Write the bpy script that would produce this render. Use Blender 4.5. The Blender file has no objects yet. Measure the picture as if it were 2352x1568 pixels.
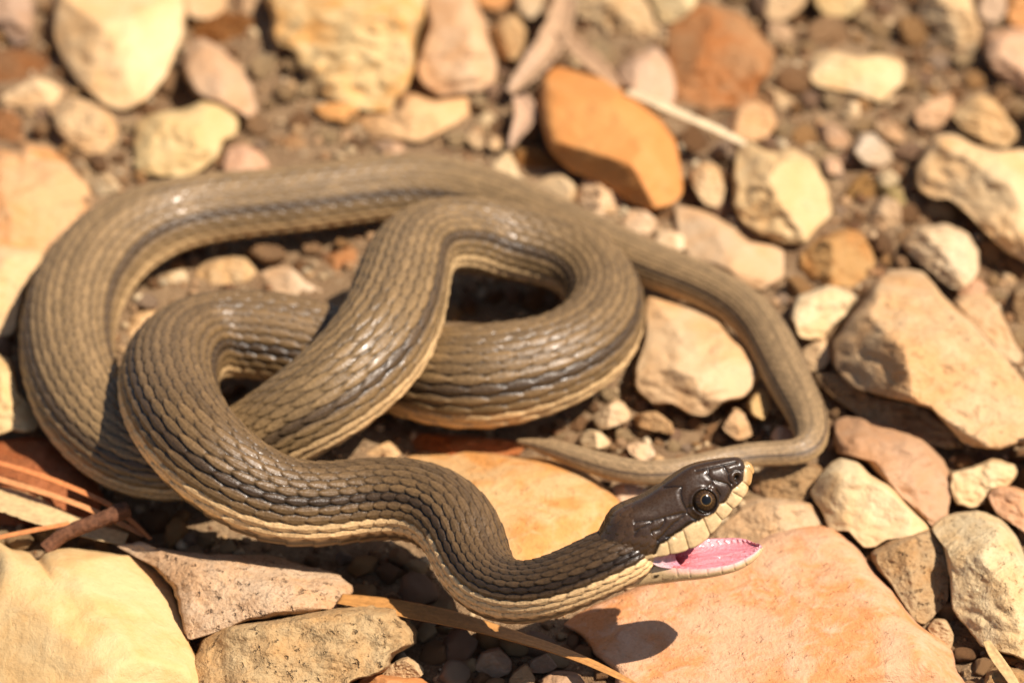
import bpy, math, random
import numpy as np
from mathutils import Vector, noise as mnoise

scene = bpy.context.scene
col = scene.collection
random.seed(7)
rng = np.random.default_rng(7)

# ------------------------------------------------------------------ camera
PITCH = math.radians(38.0)
SP, CP = math.sin(PITCH), math.cos(PITCH)
W2, H2 = 2352.0, 1568.0          # pixel grid used for measuring the photograph
F = 9702.0                       # focal length in those pixels
DIR = np.array([0.0, CP, -SP]); RIGHT = np.array([1.0, 0, 0]); UP = np.array([0.0, SP, CP])
CAM = -DIR * 0.70
MM = 0.001
cd = bpy.data.cameras.new('camera')
cam = bpy.data.objects.new('camera', cd); col.objects.link(cam)
cam.location = CAM; cam.rotation_euler = (math.pi / 2 - PITCH, 0, 0)
cd.sensor_width = 36.0; cd.lens = F / W2 * 36.0
cd.clip_start = 0.01; cd.clip_end = 50.0
cd.dof.use_dof = True; cd.dof.focus_distance = 0.627; cd.dof.aperture_fstop = 15.0
scene.camera = cam

# ------------------------------------------------------------------ light
SUN_EL = math.radians(58.0)
sun_to = np.array([0.96, -0.28, 0.0]); sun_to /= np.linalg.norm(sun_to)
sun_vec = np.array([sun_to[0] * math.cos(SUN_EL), sun_to[1] * math.cos(SUN_EL), math.sin(SUN_EL)])
world = bpy.data.worlds.new('World'); scene.world = world; world.use_nodes = True
wn = world.node_tree.nodes; wl = world.node_tree.links
sky = wn.new('ShaderNodeTexSky'); sky.sky_type = 'NISHITA'; sky.sun_disc = False
sky.sun_elevation = SUN_EL; sky.sun_rotation = math.atan2(sun_to[0], sun_to[1])
wl.new(sky.outputs[0], wn['Background'].inputs[0]); wn['Background'].inputs[1].default_value = 0.06
sd = bpy.data.lights.new('sun', 'SUN'); sd.energy = 4.6; sd.angle = math.radians(0.53); sd.color = (1.0, 0.90, 0.79)
sun = bpy.data.objects.new('sun', sd); col.objects.link(sun)
sun.rotation_euler = Vector(sun_vec).to_track_quat('Z', 'Y').to_euler()
sun.location = sun_vec * 2
vs = scene.view_settings
vs.view_transform = 'Standard'; vs.look = 'None'; vs.exposure = 0.87; vs.gamma = 1.0; vs.use_curve_mapping = False

# ------------------------------------------------------------------ helpers
def rays(p):
    p = np.asarray(p, float)
    return DIR + np.multiply.outer((p[..., 0] - W2 / 2) / F, RIGHT) + np.multiply.outer((H2 / 2 - p[..., 1]) / F, UP)
def at_t(p, t):
    return CAM + rays(p) * np.asarray(t)[..., None]
def t_at_z(p, z):
    return (z - CAM[2]) / rays(p)[..., 2]
def at_z(p, z):
    return at_t(p, t_at_z(p, z))
def project(P):
    v = P - CAM; d = v @ DIR
    return np.stack([W2 / 2 + F * (v @ RIGHT) / d, H2 / 2 - F * (v @ UP) / d], -1)
CROP = {1: (0, 0), 2: (800, 0), 3: (1600, 0), 4: (0, 550), 5: (800, 550), 6: (1600, 550), 7: (0, 1067), 8: (800, 1067), 9: (1600, 1067)}
SC = 900 / 2352.0; DS = 2352 / 2500.0
def crop(c, s):
    a = np.array([[float(v) for v in q.split(',')] for q in s.split()])
    return (a * SC + np.array(CROP[c])) * DS
def s2l(c):
    c = np.asarray(c, float)
    return np.where(c <= 0.04045, c / 12.92, ((c + 0.055) / 1.055) ** 2.4)
def hexlin(h):
    return s2l([int(h[i:i + 2], 16) / 255 for i in (0, 2, 4)])
def smoothstep(a, b, x):
    x = np.clip((x - a) / (b - a), 0, 1); return x * x * (3 - 2 * x)
def mesh_np(name, V, faces, smooth=True):
    me = bpy.data.meshes.new(name)
    V = np.asarray(V, np.float32)
    if isinstance(faces, np.ndarray):
        n = faces.shape[1]; me.vertices.add(len(V)); me.vertices.foreach_set('co', V.ravel())
        me.loops.add(faces.size); me.loops.foreach_set('vertex_index', faces.astype(np.int32).ravel())
        me.polygons.add(len(faces)); me.polygons.foreach_set('loop_start', np.arange(0, faces.size, n, dtype=np.int32))
        me.polygons.foreach_set('loop_total', np.full(len(faces), n, np.int32))
    else:
        me.from_pydata([tuple(v) for v in V], [], faces)
    me.update(calc_edges=True); me.validate()
    me.polygons.foreach_set('use_smooth', np.full(len(me.polygons), smooth)); me.update()
    return me
def add_obj(name, me, mat, parent=None, loc=None):
    o = bpy.data.objects.new(name, me); col.objects.link(o)
    if mat: me.materials.append(mat)
    if parent: o.parent = parent
    if loc is not None: o.location = loc
    return o
def tag(o, label, cat, group=None, kind=None):
    if label: o['label'] = label
    if cat: o['category'] = cat
    if group: o['group'] = group
    if kind: o['kind'] = kind
    return o
def vcol(me, C):
    a = me.color_attributes.new('Col', 'FLOAT_COLOR', 'POINT')
    C4 = np.ones((len(C), 4), np.float32); C4[:, :3] = C
    a.data.foreach_set('color', C4.ravel())
def spline(y, m, u=None):
    """natural cubic spline through rows of y at parameter u (default chord length); m samples"""
    y = np.asarray(y, float); n = len(y)
    if u is None: u = np.r_[0, np.cumsum(np.linalg.norm(np.diff(y[:, :2], axis=0), axis=1))]
    h = np.diff(u); A = np.eye(n); R = np.zeros_like(y)
    for i in range(1, n - 1):
        A[i, i - 1:i + 2] = h[i - 1], 2 * (h[i - 1] + h[i]), h[i]
        R[i] = 6 * ((y[i + 1] - y[i]) / h[i] - (y[i] - y[i - 1]) / h[i - 1])
    M = np.linalg.solve(A, R)
    x = np.linspace(u[0], u[-1], m) if np.isscalar(m) else np.asarray(m)
    k = np.clip(np.searchsorted(u, x) - 1, 0, n - 2); a = ((u[k + 1] - x) / h[k])[:, None]; b = 1 - a; hh = (h[k] ** 2)[:, None] / 6
    return a * y[k] + b * y[k + 1] + ((a ** 3 - a) * M[k] + (b ** 3 - b) * M[k + 1]) * hh
def grid_faces(n, m, wrap=True, off=0):
    i = np.arange(n - 1)[:, None]; j = np.arange(m if wrap else m - 1)[None, :]; j2 = (j + 1) % m
    return np.stack([i * m + j, i * m + j2, (i + 1) * m + j2, (i + 1) * m + j], -1).reshape(-1, 4) + off

# ------------------------------------------------------------------ materials
def nt(name):
    m = bpy.data.materials.new(name); m.use_nodes = True
    return m, m.node_tree.nodes, m.node_tree.links, m.node_tree.nodes['Principled BSDF']
def noise_node(n, l, vec, scale, detail=5, rough=0.55, dist=0.0):
    t = n.new('ShaderNodeTexNoise'); t.inputs['Scale'].default_value = scale; t.inputs['Detail'].default_value = detail
    t.inputs['Roughness'].default_value = rough; t.inputs['Distortion'].default_value = dist
    l.new(vec, t.inputs['Vector']); return t.outputs['Fac']
def ramp(n, l, fac, a, b, ca=(0, 0, 0, 1), cb=(1, 1, 1, 1)):
    r = n.new('ShaderNodeValToRGB'); r.color_ramp.elements[0].position = a; r.color_ramp.elements[1].position = b
    r.color_ramp.elements[0].color = ca; r.color_ramp.elements[1].color = cb
    l.new(fac, r.inputs[0]); return r.outputs[0]
def mix(n, l, fac, a, b, mode='MIX'):
    x = n.new('ShaderNodeMix'); x.data_type = 'RGBA'; x.blend_type = mode; x.clamp_result = False
    for s, v in ((x.inputs[0], fac), (x.inputs[6], a), (x.inputs[7], b)):
        if hasattr(v, 'links'): l.new(v, s)
        else: s.default_value = v if not isinstance(v, tuple) else (*v, 1)[:4]
    return x.outputs[2]
def rock_material(name, blotch, stain, grain, pits, bump, rough=0.8, layer=0.0, coord='Object', spec=0.3):
    """object colour, soft blotches, ochre/pale stains, sandy grain, dark pits"""
    m, n, l, p = nt(name)
    tc = n.new('ShaderNodeTexCoord'); oi = n.new('ShaderNodeObjectInfo')
    mp = n.new('ShaderNodeVectorMath'); mp.operation = 'ADD'; l.new(tc.outputs[coord], mp.inputs[0])
    if coord == 'Object':
        sc = n.new('ShaderNodeVectorMath'); sc.operation = 'SCALE'; sc.inputs[0].default_value = (0.7, 0.3, 0.9)
        l.new(oi.outputs['Random'], sc.inputs['Scale']); l.new(sc.outputs[0], mp.inputs[1])
    v = mp.outputs[0]; c = oi.outputs['Color']
    n1 = noise_node(n, l, v, 95, 4, 0.6, 0.6); n2 = noise_node(n, l, v, 260, 6, 0.62, 0.4); n3 = noise_node(n, l, v, 1500, 4, 0.7)
    c1 = mix(n, l, ramp(n, l, n1, 0.36 + .09 * stain, 0.66 - .08 * stain), c, mix(n, l, 1.0, c, (1.0, 0.90 - 0.20 * stain, 0.79 - 0.40 * stain), 'MULTIPLY'))
    f2 = n.new('ShaderNodeMath'); f2.operation = 'MULTIPLY'; l.new(ramp(n, l, n2, 0.50, 0.68), f2.inputs[0]); f2.inputs[1].default_value = blotch
    c2 = mix(n, l, f2.outputs[0], c1, mix(n, l, 1.0, c, (1.04, 1.08, 1.16), 'MULTIPLY'))
    f3 = n.new('ShaderNodeMath'); f3.operation = 'MULTIPLY'; l.new(ramp(n, l, n3, 0.50, 0.66), f3.inputs[0]); f3.inputs[1].default_value = grain
    c3 = mix(n, l, f3.outputs[0], c2, mix(n, l, 1.0, c2, (0.62, 0.54, 0.46), 'MULTIPLY'))
    vo = n.new('ShaderNodeTexNoise'); vo.inputs['Scale'].default_value = 620; vo.inputs['Detail'].default_value = 3; vo.inputs['Roughness'].default_value = 0.65
    l.new(v, vo.inputs['Vector'])
    f4 = n.new('ShaderNodeMath'); f4.operation = 'MULTIPLY'; l.new(ramp(n, l, vo.outputs['Fac'], 0.60, 0.70), f4.inputs[0]); f4.inputs[1].default_value = pits
    c4 = mix(n, l, f4.outputs[0], c3, mix(n, l, 1.0, c3, (0.50, 0.38, 0.27), 'MULTIPLY'))
    l.new(c4, p.inputs['Base Color']); p.inputs['Roughness'].default_value = rough; p.inputs['Specular IOR Level'].default_value = spec
    h = n.new('ShaderNodeMath'); h.operation = 'MULTIPLY_ADD'; l.new(n3, h.inputs[0]); h.inputs[1].default_value = 0.35; l.new(n2, h.inputs[2])
    h2 = n.new('ShaderNodeMath'); h2.operation = 'SUBTRACT'; l.new(h.outputs[0], h2.inputs[0]); l.new(f4.outputs[0], h2.inputs[1])
    b = n.new('ShaderNodeBump'); b.inputs['Strength'].default_value = bump; b.inputs['Distance'].default_value = 0.0012
    l.new(h2.outputs[0], b.inputs['Height']); l.new(b.outputs[0], p.inputs['Normal'])
    return m
MAT = {
    'smooth': rock_material('smooth_stone', 0.5, 0.25, 0.16, 0.10, 0.4, 0.66),
    'mottled': rock_material('mottled_stone', 1.0, 0.8, 0.3, 0.22, 0.7, 0.7),
    'rough': rock_material('rough_stone', 0.6, 0.3, 0.45, 0.35, 0.9, 0.9),
    'sandy': rock_material('sandstone', 0.5, 0.35, 0.7, 0.5, 1.1, 0.92),
    'clod': rock_material('soil_clod', 0.4, 0.6, 0.8, 0.5, 1.5, 0.95, spec=0.1),
}
def soil_material():
    m, n, l, p = nt('soil')
    g = n.new('ShaderNodeNewGeometry'); v = g.outputs['Position']
    a = noise_node(n, l, v, 60, 5, 0.6); b2 = noise_node(n, l, v, 700, 6, 0.7); c3 = noise_node(n, l, v, 2600, 3, 0.7)
    c = mix(n, l, ramp(n, l, a, 0.35, 0.65), (0.25, 0.145, 0.072), (0.43, 0.28, 0.15))
    c = mix(n, l, ramp(n, l, b2, 0.50, 0.72), c, (0.50, 0.34, 0.19))
    c = mix(n, l, ramp(n, l, c3, 0.52, 0.70), c, (0.13, 0.07, 0.036))
    l.new(c, p.inputs['Base Color']); p.inputs['Roughness'].default_value = 0.95; p.inputs['Specular IOR Level'].default_value = 0.1
    h = n.new('ShaderNodeMath'); h.operation = 'MULTIPLY_ADD'; l.new(c3, h.inputs[0]); h.inputs[1].default_value = 0.3; l.new(b2, h.inputs[2])
    b = n.new('ShaderNodeBump'); b.inputs['Strength'].default_value = 1.0; b.inputs['Distance'].default_value = 0.002
    l.new(h.outputs[0], b.inputs['Height']); l.new(b.outputs[0], p.inputs['Normal'])
    return m
def attr_material(name, rough, coat=0.0, spec=0.5, noise_amt=0.2, nscale=900, bump=0.15, sss=0.0, coat_rough=0.15, breakup=0.0, bdist=0.0003):
    m, n, l, p = nt(name)
    a = n.new('ShaderNodeVertexColor'); a.layer_name = 'Col'
    g = n.new('ShaderNodeNewGeometry')
    f = noise_node(n, l, g.outputs['Position'], nscale, 4, 0.6)
    d = mix(n, l, ramp(n, l, f, 0.35, 0.7), mix(n, l, 1.0, a.outputs['Color'], (1 - noise_amt,) * 3, 'MULTIPLY'), mix(n, l, 1.0, a.outputs['Color'], (1 + noise_amt,) * 3, 'MULTIPLY'))
    l.new(d, p.inputs['Base Color']); p.inputs['Roughness'].default_value = rough; p.inputs['Specular IOR Level'].default_value = spec
    if breakup:
        f2 = noise_node(n, l, g.outputs['Position'], 3200, 3, 0.6)
        mr = n.new('ShaderNodeMapRange'); l.new(f2, mr.inputs[0]); mr.inputs[1].default_value = 0.3; mr.inputs[2].default_value = 0.7
        mr.inputs[3].default_value = rough - breakup; mr.inputs[4].default_value = rough + breakup; l.new(mr.outputs[0], p.inputs['Roughness'])
    p.inputs['Coat Weight'].default_value = coat; p.inputs['Coat Roughness'].default_value = coat_rough
    if sss:
        p.inputs['Subsurface Weight'].default_value = sss; p.inputs['Subsurface Radius'].default_value = (1.0, 0.35, 0.25); p.inputs['Subsurface Scale'].default_value = 0.0006
    b = n.new('ShaderNodeBump'); b.inputs['Strength'].default_value = bump; b.inputs['Distance'].default_value = bdist
    l.new(f, b.inputs['Height']); l.new(b.outputs[0], p.inputs['Normal'])
    return m

# ------------------------------------------------------------------ snake path (needed first so that pebbles keep clear of it)
# x, y, radius in measuring pixels, height of the centre line in mm
PATH = np.array([
    (1512, 1236, 22, 27.4), (1488, 1248, 52, 26.6), (1452, 1266, 73, 25.8), (1400, 1292, 79, 24.4), (1330, 1326, 79, 22.2), (1255, 1357, 79, 19.2), (1185, 1368, 80, 16.4), (1125, 1350, 84, 14.4), (1088, 1298, 91, 13.6), (1068, 1238, 97, 14.6), (1022, 1182, 101, 15.0),
    (950, 1155, 103, 14.6), (860, 1152, 104, 13.8), (760, 1163, 106, 13.4), (660, 1160, 110, 13.8), (560, 1120, 114, 15.8),
    (470, 1048, 117, 18.5), (405, 960, 118, 18.2), (383, 868, 116, 15.0), (408, 810, 111, 12.5), (465, 778, 108, 10.8),
    (535, 769, 107, 10.0), (620, 775, 108, 9.4), (720, 796, 108, 8.0), (830, 828, 104, 7.0), (950, 858, 114, 8.4),
    (1070, 872, 126, 9.6), (1190, 858, 124, 9.8), (1300, 822, 113, 10.0), (1375, 760, 102, 10.0), (1394, 690, 92, 10.0),
    (1360, 625, 90, 10.3), (1285, 585, 94, 10.8), (1190, 562, 97, 11.6), (1095, 548, 96, 13.4), (1010, 545, 95, 16.4),
    (952, 572, 99, 17.4), (928, 635, 108, 18.6), (908, 715, 117, 19.2), (868, 795, 122, 18.8), (805, 868, 121, 17.0),
    (725, 932, 116, 14.8), (635, 990, 108, 11.0), (540, 1040, 98, 8.0), (440, 1070, 92, 7.0), (335, 1062, 98, 7.2),
    (245, 1002, 106, 7.6), (185, 920, 110, 7.8), (155, 820, 111, 7.8), (162, 715, 110, 7.8), (208, 620, 107, 7.8),
    (290, 545, 100, 7.8), (400, 498, 91, 7.6), (540, 475, 84, 7.4), (690, 460, 82, 7.2), (840, 440, 81, 7.0),
    (970, 432, 79, 6.8), (1090, 448, 74, 6.6), (1210, 489, 68, 6.4), (1350, 548, 63, 6.2), (1505, 614, 57, 6.0),
    (1645, 670, 53, 5.8), (1742, 742, 54, 5.6), (1792, 830, 54, 5.4), (1832, 910, 50, 5.2), (1868, 985, 42, 5.0),
    (1866, 1030, 35, 4.8), (1805, 1043, 31, 4.8), (1736, 1044, 30, 4.8), (1640, 1063, 30, 4.8), (1550, 1084, 31, 4.6),
    (1465, 1087, 31, 4.4), (1385, 1070, 30, 4.2), (1310, 1045, 26, 4.0), (1245, 1024, 18, 3.6), (1185, 1012, 4, 3.2)], float)
PATH2 = spline(PATH, 1600)
# ------------------------------------------------------------------ ground
def gz(x, y):
    p = Vector((x * 38, y * 38, 0.3)); q = Vector((x * 160, y * 160, 1.7))
    return -0.0014 + 0.0016 * min(max((y + 0.01) / 0.05, 0), 1) + 0.0022 * mnoise.noise(p) + 0.0011 * mnoise.noise(q)
ax = np.r_[np.linspace(-3, -0.25, 24)[:-1], np.linspace(-0.25, 0.25, 260), np.linspace(0.25, 3, 24)[1:]]
gx, gy = np.meshgrid(ax, ax, indexing='ij')
GV = np.stack([gx.ravel(), gy.ravel(), np.array([gz(a, b) for a, b in zip(gx.ravel(), gy.ravel())])], -1)
ground = add_obj('ground', mesh_np('ground', GV, grid_faces(len(ax), len(ax), False)), soil_material())
ground['kind'] = 'structure'

# ------------------------------------------------------------------ stones traced one by one
OUTLINES = []
def smin(a, b, k):
    h = np.clip(0.5 + 0.5 * (b - a) / k, 0, 1); return b * (1 - h) + a * h - k * h * (1 - h)
K_ALB = 1.68
def stone(c, pts, z0, h, hexcol, kind, label, facets=3, edge=3.0, tilt=(0, 0), amp=1.0, big=False, seed=None, front=None, cat='stone', group=None, name=None, conc=None):
    out = crop(c, pts) if isinstance(pts, str) else np.asarray(pts, float)
    OUTLINES.append(out)
    rs = np.random.default_rng(seed if seed is not None else len(OUTLINES) * 13 + 5)
    n_a, n_r = (150, 44) if big else (84, 24)
    # closed, slightly rounded outline
    n = len(out); u = np.linspace(0, n, n_a, endpoint=False); k = u.astype(int); f = (u - k)[:, None]
    p0, p1, p2, p3 = (out[(k + q) % n] for q in (-1, 0, 1, 2))
    O = 0.5 * (2 * p1 + (p2 - p0) * f + (2 * p0 - 5 * p1 + 4 * p2 - p3) * f ** 2 + (3 * p1 - p0 - 3 * p2 + p3) * f ** 3)
    if amp >= .55: O = 0.5 * O + 0.5 * (p1 * (1 - f) + p2 * f)
    x, y = O[:, 0], O[:, 1]; cr = x * np.roll(y, -1) - np.roll(x, -1) * y; A = cr.sum() / 2
    cx = ((x + np.roll(x, -1)) * cr).sum() / (6 * A); cy = ((y + np.roll(y, -1)) * cr).sum() / (6 * A)
    ctr = np.array([cx, cy]) if conc is None else crop(c, conc)[0]
    R = math.sqrt(abs(A) / math.pi)
    sd_ = rs.uniform(0, 50)
    jit = np.array([mnoise.fractal(Vector((q[0] / (R * 0.35) + sd_, q[1] / (R * 0.35), sd_)), 0.8, 2.0, 3) for q in O])
    O = ctr + (O - ctr) * (1 + 0.040 * amp * jit)[:, None]
    Rm = R * 0.70 / F; Rm_mm = Rm * 1000
    rho = (np.arange(1, n_r + 1) / n_r) ** 0.8
    Q = np.concatenate([ctr[None], (ctr + (O - ctr)[None] * rho[:, None, None]).reshape(-1, 2)])
    RHO = np.r_[0, np.repeat(rho, n_a)]
    z0, h = z0 * MM, h * 0.85 * MM
    tp = t_at_z(Q, z0); B = at_t(Q, tp); C0 = at_t(ctr, t_at_z(ctr, z0))
    d = (h + tilt[0] * (B[:, 0] - C0[0]) + tilt[1] * (B[:, 1] - C0[1])) / SP
    E = max(2.0 * h, 0.55 * Rm)
    d = smin(d, E * (np.clip(1 - RHO ** edge, 0, 1)) ** (1 / 2.0), 0.22 * h + 0.06 * Rm)
    facets = facets + 3
    for q in range(facets + (1 if front is not None else 0)):
        al = rs.uniform(0, 2 * math.pi); ep = rs.uniform(0.45, 1.15); off = rs.uniform(0.35, 0.8)
        if q == facets: al, ep, off = math.radians(front[0]), math.radians(front[1]), front[2]
        nv = np.array([math.cos(al) * math.cos(ep), math.sin(al) * math.cos(ep), math.sin(ep)])
        nb = -(rays(ctr) @ nv)
        if nb < 0.22: continue
        pt = C0 + np.array([math.cos(al), math.sin(al), 0]) * Rm * off * (1 if abs(math.sin(al)) < 0.7 else 1.3) + np.array([0, 0, h * 0.9])
        Bo = B[-n_a:]; lo = float((((pt - Bo) @ nv) / nb).min())
        if lo < 0 or q == facets: pt = pt - nv * lo * nb * 0.97      # the cut face runs down to the foot of the stone
        d = smin(d, ((pt - B) @ nv) / nb, 0.05 * h + 0.014 * Rm)
    for q in range(3 if amp >= .8 else 2):                               # broken faces across the top
        al = rs.uniform(0, 2 * math.pi); ep = math.radians(rs.uniform(52, 78))
        nv = np.array([math.cos(al) * math.cos(ep), math.sin(al) * math.cos(ep), math.sin(ep)]); nb = -(rays(ctr) @ nv)
        pt = C0 + np.array([math.cos(al), math.sin(al), 0]) * Rm * rs.uniform(-.1, .4) + np.array([0, 0, h * 0.95])
        lo = float((((pt - B[-n_a:]) @ nv) / nb).min())
        if lo < 0: pt = pt - nv * lo * nb
        d = smin(d, ((pt - B) @ nv) / nb, 0.05 * h + 0.015 * Rm)
    fade = np.clip((1 - RHO) * 6, 0, 1)
    lump = np.array([mnoise.fractal(Vector(tuple(b / (Rm * 0.75) + sd_)), 0.9, 2.0, 5 if big else 4) for b in B])
    rid = np.array([abs(mnoise.noise(Vector(tuple(b / (Rm * 0.42) + sd_ + 9)))) for b in B])
    d = np.maximum(d, 0) + fade * (lump * 0.085 + (rid - 0.25) * 0.13) * min(Rm, 1.6 * h) * amp
    if kind in ('rough', 'sandy', 'clod'):
        d += fade * np.array([mnoise.fractal(Vector(tuple(b / (Rm * 0.16) + sd_)), 0.7, 2.0, 3) for b in B]) * 0.028 * min(Rm, 6 * MM)
    d = np.maximum(d, 0.0)
    PF = at_t(Q, tp - d)
    nb_r = rho[:-1][::2][::-1]
    QB = np.concatenate([(ctr + (O - ctr)[None] * nb_r[:, None, None]).reshape(-1, 2), ctr[None]])
    RB = np.r_[np.repeat(nb_r, n_a), 0]
    back = max(0.35 * Rm, 2.5 * MM)
    PB = at_t(QB, t_at_z(QB, z0) + back * np.sqrt(np.clip(1 - RB ** 2, 0, 1)))
    V = np.concatenate([PF, PB])
    fs = [(0, 1 + (j + 1) % n_a, 1 + j) for j in range(n_a)]
    nr = n_r + len(nb_r)
    fs += [tuple(q) for q in grid_faces(nr, n_a, True, 1)]
    last = len(V) - 1; b0 = 1 + (nr - 1) * n_a
    fs += [(last, b0 + j, b0 + (j + 1) % n_a) for j in range(n_a)]
    org = np.array([C0[0], C0[1], min(z0, V[:, 2].min() + 1e-4)])
    nm = name or ('pebble' if cat == 'pebble' else 'stone')
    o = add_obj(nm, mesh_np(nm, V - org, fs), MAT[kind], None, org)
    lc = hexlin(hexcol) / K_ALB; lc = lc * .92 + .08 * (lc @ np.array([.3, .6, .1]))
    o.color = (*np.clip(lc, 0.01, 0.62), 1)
    return tag(o, label, cat, group)

# --- upper left
stone(1, '400,-80 1150,-80 1180,200 1060,480 930,640 790,705 640,650 500,520 400,380 340,200', 2, 11, 'ffd79b', 'smooth', 'large rounded cream stone with a peach stain and dark shadow along its left side', 2, big=True, amp=.6, tilt=(.1, -.15))
stone(1, '-80,-80 200,-80 215,120 190,260 100,310 60,250 0,180 -80,150', 1, 8, 'c9a584', 'smooth', 'mauve grey stone beside a black hollow, left of the large cream stone with peach stain')
stone(1, '-80,330 150,300 300,370 340,460 250,520 60,540 -80,560', -1, 5, 'a9774a', 'clod', 'crumbly brown soil clod below the mauve grey stone', cat='soil clod', name='soil_clod')
stone(1, '-20,640 120,540 230,490 330,520 400,600 330,680 240,700 100,680', 1, 5, 'f3cd97', 'smooth', 'small pale stone touching the knobbly tan stone')
stone(1, '300,680 430,620 560,640 700,720 750,820 730,920 660,980 590,990 500,960 420,900 340,800', 1, 7, 'f0c68c', 'rough', 'knobbly tan stone with a dark notch near its lower end', 4, amp=1.6)
stone(1, '1160,440 1180,300 1270,245 1400,300 1530,420 1610,560 1640,700 1590,760 1480,700 1320,640 1230,580', 1, 7, 'ddb488', 'smooth', 'pinkish grey crescent shaped stone with a curved right side', 2)
stone(1, '870,780 1000,720 1190,690 1300,640 1440,660 1530,760 1500,860 1430,900 1380,1010 1260,1100 1100,1130 940,1110 850,1060 860,900', 1, 6, 'eecb88', 'smooth', 'flat yellow green tinged stone just behind the snake', 2, big=True, tilt=(-.05, -.1))
stone(1, '1180,100 1500,70 1650,120 1720,250 1600,330 1400,280 1220,260', -1, 5, 'a8753f', 'clod', 'brown earth clod between the crescent stone and the big yellow stone', cat='soil clod', name='soil_clod', amp=1.8)
stone(1, '1160,-80 1420,-80 1440,60 1330,130 1200,100', 1, 6, 'e6c08c', 'smooth', 'pale beige stone above the brown earth clod')
stone(1, '1450,-80 1760,-80 1730,60 1600,95 1480,60', 0, 6, 'd9b487', 'rough', 'greyish tan stone beside the big yellow faceted stone')
stone(1, '-80,980 90,960 180,910 300,940 440,1040 560,1180 590,1280 480,1430 360,1530 330,1660 -80,1700', 0, 6, 'f0b878', 'mottled', 'large flat orange tan stone behind the left bend of the snake', 2, big=True, tilt=(0, -.1))
stone(1, '400,1060 520,1020 600,1110 700,1110 770,1190 720,1240 640,1250 560,1180 450,1120', 0, 5, 'ddc193', 'rough', 'narrow greyish stone along the edge of the flat orange tan stone')
stone(1, '1420,1080 1440,960 1530,920 1650,960 1720,1060 1660,1130 1500,1140', 0, 5, 'e6b287', 'smooth', 'pinkish stone right of the flat yellow green stone, touching the snake')
stone(1, '1990,690 2060,660 2240,660 2290,710 2230,770 2090,760', 1, 4, 'f2ae5a', 'smooth', 'thin bright orange stone chip below the big yellow stone')
stone(1, '1770,920 1860,840 1960,900 2010,1000 1900,1020 1780,1000', -1, 4, 'bd8e59', 'rough', 'small ring shaped brown stone behind the snake')
stone(1, '-80,700 60,690 170,760 200,860 110,940 -80,950', -1, 4, 'b57a46', 'clod', 'reddish brown clod left of the knobbly tan stone', cat='soil clod', name='soil_clod')
# --- upper middle
stone(2, '-370,100 -340,270 -220,330 -160,460 -90,570 40,640 200,690 380,720 450,640 540,490 560,300 620,100 600,-80 -390,-80', 2, 12, 'f6cc85', 'mottled', 'big yellow faceted stone with an overhanging shadowed left side', 5, big=True, front=(255, 25, .35), amp=1.3)
stone(2, '600,-80 890,-80 990,100 1040,280 1080,420 1060,540 940,590 820,605 720,610 620,560 570,460 600,300 640,120', 2, 9, 'eabd8b', 'smooth', 'pinkish tan stone leaning against the big yellow faceted stone', 3, big=True, front=(262, 30, .3), amp=.8)
stone(2, '200,740 420,720 480,620 560,600 680,640 880,620 930,700 840,780 700,860 580,910 420,890 260,860', 0, 5, 'f4c080', 'smooth', 'flat orange tan slab in front of the big yellow stone')
stone(2, '930,-80 1200,-80 1190,30 1060,65 970,30', 1, 6, 'e6a45a', 'smooth', 'small orange stone beside the gray dead leaf, over a dark gap')
stone(2, '1200,-80 1380,-80 1380,60 1300,130 1210,60', 1, 6, 'e6c594', 'smooth', 'pale pebble touching the small orange stone over the dark gap', cat='pebble')
stone(2, '1040,180 1180,85 1260,180 1260,300 1200,390 1110,380 1060,280', 1, 6, 'e0b273', 'smooth', 'tan stone squeezed between the pinkish tan stone and the gray dead leaf')
stone(2, '1345,680 1360,520 1430,440 1560,415 1700,460 1850,560 2000,650 2160,800 2220,900 2262,1150 2240,1260 2100,1340 1960,1310 1850,1235 1700,1155 1540,1080 1400,920', 3, 9, 'eca04a', 'smooth', 'bright orange oblong stone with a dark shaded lower side', 0, big=True, amp=.5, edge=5, tilt=(.12, .05), front=(236, 8, .52))
stone(3, '150,100 300,20 430,50 560,110 680,230 760,330 740,480 660,560 640,640 560,690 440,700 330,720 200,680 100,600 60,400 80,200', 1, 7, 'c58a4e', 'mottled', 'large flat reddish brown stone with mottled surface behind the pale straw', 2, big=True, amp=.8)
stone(2, '1830,460 1960,340 2100,300 2180,400 2225,560 2200,690 2050,650 1900,560', 1, 6, 'ddb38b', 'smooth', 'flat pinkish grey stone between the orange stone and the reddish brown stone')
stone(2, '1190,960 1330,920 1440,1000 1495,1060 1400,1115 1270,1105 1195,1040', -1, 5, 'a97b43', 'clod', 'round brown soil clod under the orange stone', cat='soil clod', name='soil_clod')
stone(2, '1025,1080 1090,990 1150,955 1190,1020 1225,1120 1295,1170 1200,1200 1090,1140', 0, 4.5, 'f6d7a2', 'smooth', 'pale wedge shaped stone touching the snake behind its back')
stone(2, '1305,1190 1400,1120 1500,1105 1595,1180 1560,1290 1420,1280', 0, 5, 'f0cd98', 'smooth', 'pale rounded stone under the lower end of the orange stone')
stone(2, '1565,1260 1640,1140 1720,1125 1800,1200 1900,1215 1925,1300 1840,1390 1700,1380 1600,1330', 0, 5.5, 'f4cfa0', 'smooth', 'lumpy pale pink stone touching the tip of the orange stone', amp=1.5)
stone(2, '1925,1330 2040,1335 2105,1430 2050,1495 1960,1490 1875,1430', 0, 4, 'f2c998', 'smooth', 'small peach pebble beside the lumpy pale pink stone', cat='pebble')
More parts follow.
